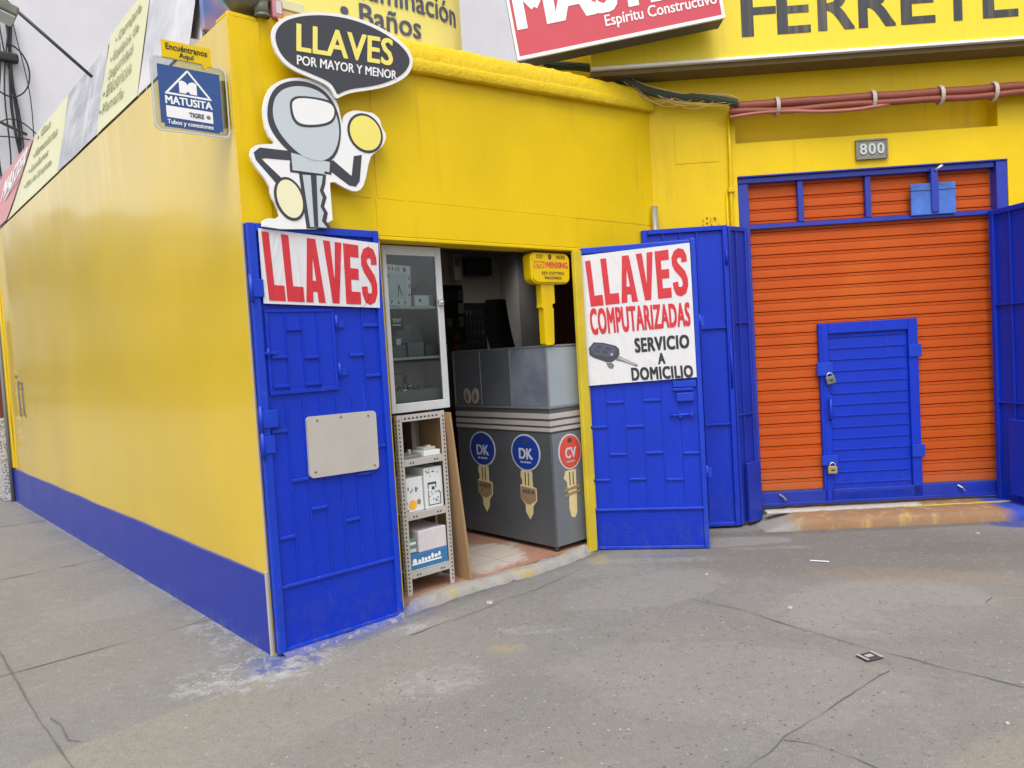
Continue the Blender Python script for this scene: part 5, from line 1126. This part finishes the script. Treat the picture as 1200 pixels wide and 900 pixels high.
b = MB(); b.box(3.86, 4.60, 1.45, 1.85, .05, 2.4, 0, .006); b.build('carcass', 'red_brown', t)
b = MB(); b.box(3.87, 4.22, 1.43, 1.449, .12, 2.38, 0, .004); b.build('door', 'red_brown', t)
b = MB(); b.box(4.24, 4.59, 1.43, 1.449, .12, 2.38, 0, .004); b.build('door', 'red_brown', t)
t = thing('drawer_stack', 'black stack of small drawers beside the left end of the counter', 'drawers', 'A', (2.35, 1.5, .05))
b = MB(); b.box(2.16, 2.60, 1.30, 1.7, .05, 1.50, 0, .004); b.build('cabinet', 'dark', t)
for k in range(6):
    b = MB(); b.box(2.17, 2.59, 1.275, 1.299, .14+k*.22, .33+k*.22, 0, .004); dr = b.build('drawer', 'dark', t)
    b = MB(); b.box(2.30, 2.37, 1.262, 1.275, .22+k*.22, .245+k*.22, 0, .003); b.build('handle', 'mid_grey', dr)

# ------------------------------------------------------------------ roof clutter, lamps, neighbour
t = thing('floodlight', 'weathered grey floodlight on the roof corner above the speech bubble sign', 'floodlight', 'A', (.16, .04, 3.26))
b = MB(); b.lathe([(.0, .20), (.075, .20), (.115, .14), (.12, .06), (.085, .01), (.05, .0), (.0, .0)], (.13, .05, 3.30), 0, 22); b.build('housing', 'lamp_grey', t)
b = MB(); b.tube([(.175, -.01, 3.35), (.178, -.015, 3.265)], .036, 14); b.lathe([(.038, 0), (.040, .01), (.028, .012)], (.178, -.015, 3.262), 0, 14); b.build('socket', 'lamp_grey', t)
b = MB(); b.lathe([(.0, -.09), (.06, -.075), (.085, -.03), (.07, .02), (.03, .05), (.0, .06)], (.27, .12, 3.44), 0, 16); b.build('lens_globe', 'acrylic_white', t)
b = MB(); b.tube([(.20, .10, 3.25), (.20, .10, 3.42), (.25, .1, 3.46)], .014, 8); b.build('bracket', 'lamp_grey', t)
b = MB(); b.box(.235, .295, -.02, .05, 3.275, 3.37, 0, .008, 2); b.box(.255, .285, -.022, -.02, 3.30, 3.36, 1)
solo(b, 'pink_box', ['pink_paint', 'box_pink'], 'small pink plastic box between the floodlight and the yellow roof sign', 'box', 'A', (.26, .01, 3.27))
b = MB(); b.box(.31, .43, .02, .10, 3.27, 3.345, 0, .004); b.box(.305, .435, .015, .11, 3.347, 3.40, 1, .004)
solo(b, 'board_offcut', ['tan', 'sign_pale'], 'tan and cream board offcuts stacked on the roof edge beside the floodlight', 'boards', 'A', (.37, .06, 3.27))
FR['P1'] = (AX-2.65*math.cos(aS), AY-2.65*math.sin(aS), aS)
t = thing('arm_floodlight', 'grey floodlight on a long dark arm leaning out from the roof signs', 'floodlight', 'S', (-2.62, .1, 3.7), 'floodlights on arms over the roof signs')
b = MB(); b.tube([(-2.55, .02, 3.70), (-2.55, -.49, 4.125)], .013, 8); b.build('arm', 'dark_grey', t)
b = MB(); b.box(-.10, .10, -.13, .13, -.035, .035, 0, .015, 2, Matrix.Translation((-2.55, -.56, 4.07)) @ Matrix.Rotation(R(-18), 4, 'X')); b.lathe([(.0, .06), (.05, .05), (.06, 0)], (-2.55, -.54, 4.10), 0, 12); b.build('housing', 'lamp_grey', t)
b = MB(); b.box(-.09, .09, -.12, .12, -.048, -.036, 0, .004, 1, Matrix.Translation((-2.55, -.56, 4.07)) @ Matrix.Rotation(R(-18), 4, 'X')); b.build('lens', 'key_grey', t)
t = thing('arm_floodlight', 'dark rod arm rising from the red end of the roof sign at the frame edge', 'floodlight', 'S', (-5.6, .1, 3.9), 'floodlights on arms over the roof signs')
b = MB(); b.tube([(-5.6, .13, 4.04), (-5.6, -.45, 4.285)], .016, 8); b.build('arm', 'dark_grey', t)
b = MB(); b.box(-.10, .10, -.13, .13, -.035, .035, 0, .015, 2, Matrix.Translation((-5.6, -.53, 4.24)) @ Matrix.Rotation(R(-18), 4, 'X')); b.build('housing', 'lamp_grey', t)

nb_ = thing('neighbour_building', 'taller pale lavender rendered building beyond the far end of the yellow wall', 'building', 'S', (-12, 4, 0))
b = MB(); b.box(-22, -7.36, -.10, 14, 0, 11.5); b.build('wall', 'wall_white', nb_)
b = MB(); b.box(-9.2, -7.352, -.118, -.102, .02, 1.0); b.box(-7.358, -7.345, -.118, .0, .02, 1.0); b.build('mosaic_base', 'mosaic', nb_)
b = MB(); b.box(-7.358, -7.346, -.115, -.03, 1.02, 2.2, 0); b.build('side_panel', 'red_brown', nb_)
b = MB(); b.box(-7.356, -7.342, -.122, -.098, 1.0, 2.35, 0); b.box(-7.356, -7.340, -.125, .0, 1.0, 1.03, 0); b.build('door_frame', 'key_grey', nb_)
b = MB(); b.tube([(-7.325, -.035, .0), (-7.325, -.035, 1.2), (-7.325, -.03, 3.2)], .022, 10)
solo(b, 'drain_pipe', 'mid_grey', 'thin grey drain pipe at the far left edge of the yellow wall', 'pipe', 'S', (-7.325, -.035, 0))
t = thing('overhead_wires', 'tangle of black wires hanging down the pale building at the left edge', 'wires', 'S', (-7.25, .3, 4))
b = MB(); rr = random.Random(21)
for j, (d0, d1) in enumerate(((.22, .10), (.30, .38), (.33, .16), (.38, .30), (.27, .45), (.42, .60))):
    b.tube([(-7.28-.02*(j % 2), d0+(d1-d0)*i/14+.03*math.sin(i*.6+j), 5.9-(5.9-3.3)*i/14) for i in range(15)], (.012, .016, .009, .018, .008, .006)[j], 6)
b.tube([(-7.26, .30+.22*math.sin(a), 5.55+.32*math.cos(a)-.3) for a in [math.pi*1.25*i/18 for i in range(19)]], .010, 6)
b.tube([(-7.26, .05+.5*i/12, 4.5+.16*math.sin(math.pi*i/12)) for i in range(13)], .008, 6); b.tube([(-7.26, .05+.5*i/12, 4.42+.02*math.sin(math.pi*i/12)) for i in range(13)], .008, 6); b.build('wire', 'black_cable', t)
b = MB(); b.box(-7.34, -7.24, .16, .42, 5.35, 5.47, 0, .03, 2); b.build('splice', 'black_cable', t)

def far_block(u0, u1, h, band, label, mat_):  # unseen blocks, put in and banded for the glossy side wall to mirror
    t = thing('opposite_building', label, 'building', 'S', ((u0+u1)/2, -14, 0), 'buildings across the side street')
    b = MB(); b.box(u0, u1-.05, -24, -12, 0, band); b.box(u0, u1-.05, -24, -12.01, h-.25, h); b.build('wall', mat_, t)
    b = MB(); b.box(u0+.01, u1-.06, -23.9, -12.05, band+.003, h-.253); b.build('dark_storey', 'mid_grey', t)
    u = u0+1.2
    while u < u1-2.5:
        b = MB(); b.box(u, u+1.5, -11.99, -11.95, .9, 2.6); b.build('window', 'dark_grey', t); u += 3.6
far_block(-42, -22, 6.6, 4.9, 'unseen low grey building across the side street, mirrored in the gloss of the yellow wall', 'wall_grey')
far_block(-66, -42.2, 9.6, 6.4, 'unseen pale building of middle height across the side street, mirrored in the yellow wall', 'wall_grey')
far_block(-110, -66.2, 15, 9.2, 'unseen tallest pale building far up the side street, mirrored in the yellow wall', 'wall_white')

# ------------------------------------------------------------------ litter on the pavement
def strip(name, label, cat, p0, p1, w, mat_, h=.006):
    p0, p1 = Vector((*p0, 0)), Vector((*p1, 0)); c = (p0+p1)/2; L_ = (p1-p0).length; a = math.atan2(p1.y-p0.y, p1.x-p0.x)
    b = MB(); b.box(-L_/2, L_/2, -w/2, w/2, .004, .004+h, 0, h*.3)
    o = b.build(name, mat_); o.matrix_world = Matrix.Translation(c) @ Matrix.Rotation(a, 4, 'Z'); tag(o, label, cat); return o
strip('white_stick', 'thin white stick lying on the pavement before the orange shutter', 'stick', (1.875, 4.955), (1.98, 4.905), .011, 'box_white')
b = MB(); b.box(-.045, .045, -.035, .035, .004, .012, 0, .002); b.box(-.045, -.033, -.036, .036, .0125, .0145, 1); b.box(.033, .045, -.036, .036, .0125, .0145, 1); b.box(-.02, .015, -.012, .012, .0125, .0145, 1)
o = b.build('matchbox', ['dark_grey', 'plate']); o.matrix_world = Matrix.Translation((1.55, 3.43, 0)) @ Matrix.Rotation(R(18), 4, 'Z'); tag(o, 'flattened dark matchbox with white edges lying on the pavement', 'matchbox')
rr = random.Random(31)
def scrap(x, y, s_, label, mat_='plate'):
    b = MB(); n = 9; pts = [(s_*rr.uniform(.6, 1.1)*math.cos(2*math.pi*i/n), s_*rr.uniform(.5, .9)*math.sin(2*math.pi*i/n)) for i in range(n)]
    bb = bmesh.new(); lo = [bb.verts.new((p[0], p[1], .003)) for p in pts]; hi = [bb.verts.new((p[0]*.8, p[1]*.8, .006+s_*rr.uniform(.1, .5))) for p in pts]
    for i in range(n): bb.faces.new((lo[i], lo[(i+1) % n], hi[(i+1) % n], hi[i]))
    bb.faces.new(hi); b._merge(bb, 0)
    o = b.build('paper_scrap', mat_); o.matrix_world = Matrix.Translation((x, y, 0)); tag(o, label, 'litter', 'paper scraps on the pavement')
scrap(-.204, 4.502, .030, 'crumpled white paper scrap lying by the cracked doorway kerb')
scrap(3.222, 5.363, .016, 'tiny white paper scrap near the step below the orange shutter')
scrap(1.157, 4.796, .014, 'white paper scrap on the pavement right of the open gate leaf')
scrap(1.441, 4.122, .018, 'white paper scrap on the pale cement patch')
scrap(1.763, 2.787, .010, 'tiny white paper scrap nearest the bottom right corner')
scrap(-2.15, 5.05, .022, 'white paper scrap beside the blue skirting of the yellow wall')

# printed marks belong to the surface of their carton: fold them into the carton's own mesh
for o in [x for x in bpy.data.objects if x.type == 'MESH' and x.name.split('.')[0] in ('print', 'round_print', 'label_print')]:
    box = next(c for c in o.parent.children if c.name.split('.')[0] == 'box')
    n = len(box.data.materials); bm = bmesh.new(); bm.from_mesh(o.data)
    for fc in bm.faces: fc.material_index += n
    bm.to_mesh(o.data); bm.free()
    for mm in o.data.materials: box.data.materials.append(mm)
    bm = bmesh.new(); bm.from_mesh(box.data); bm.from_mesh(o.data); bm.to_mesh(box.data); bm.free()
    bpy.data.objects.remove(o)
for o in bpy.data.objects:
    if '_base' in o: del o['_base']
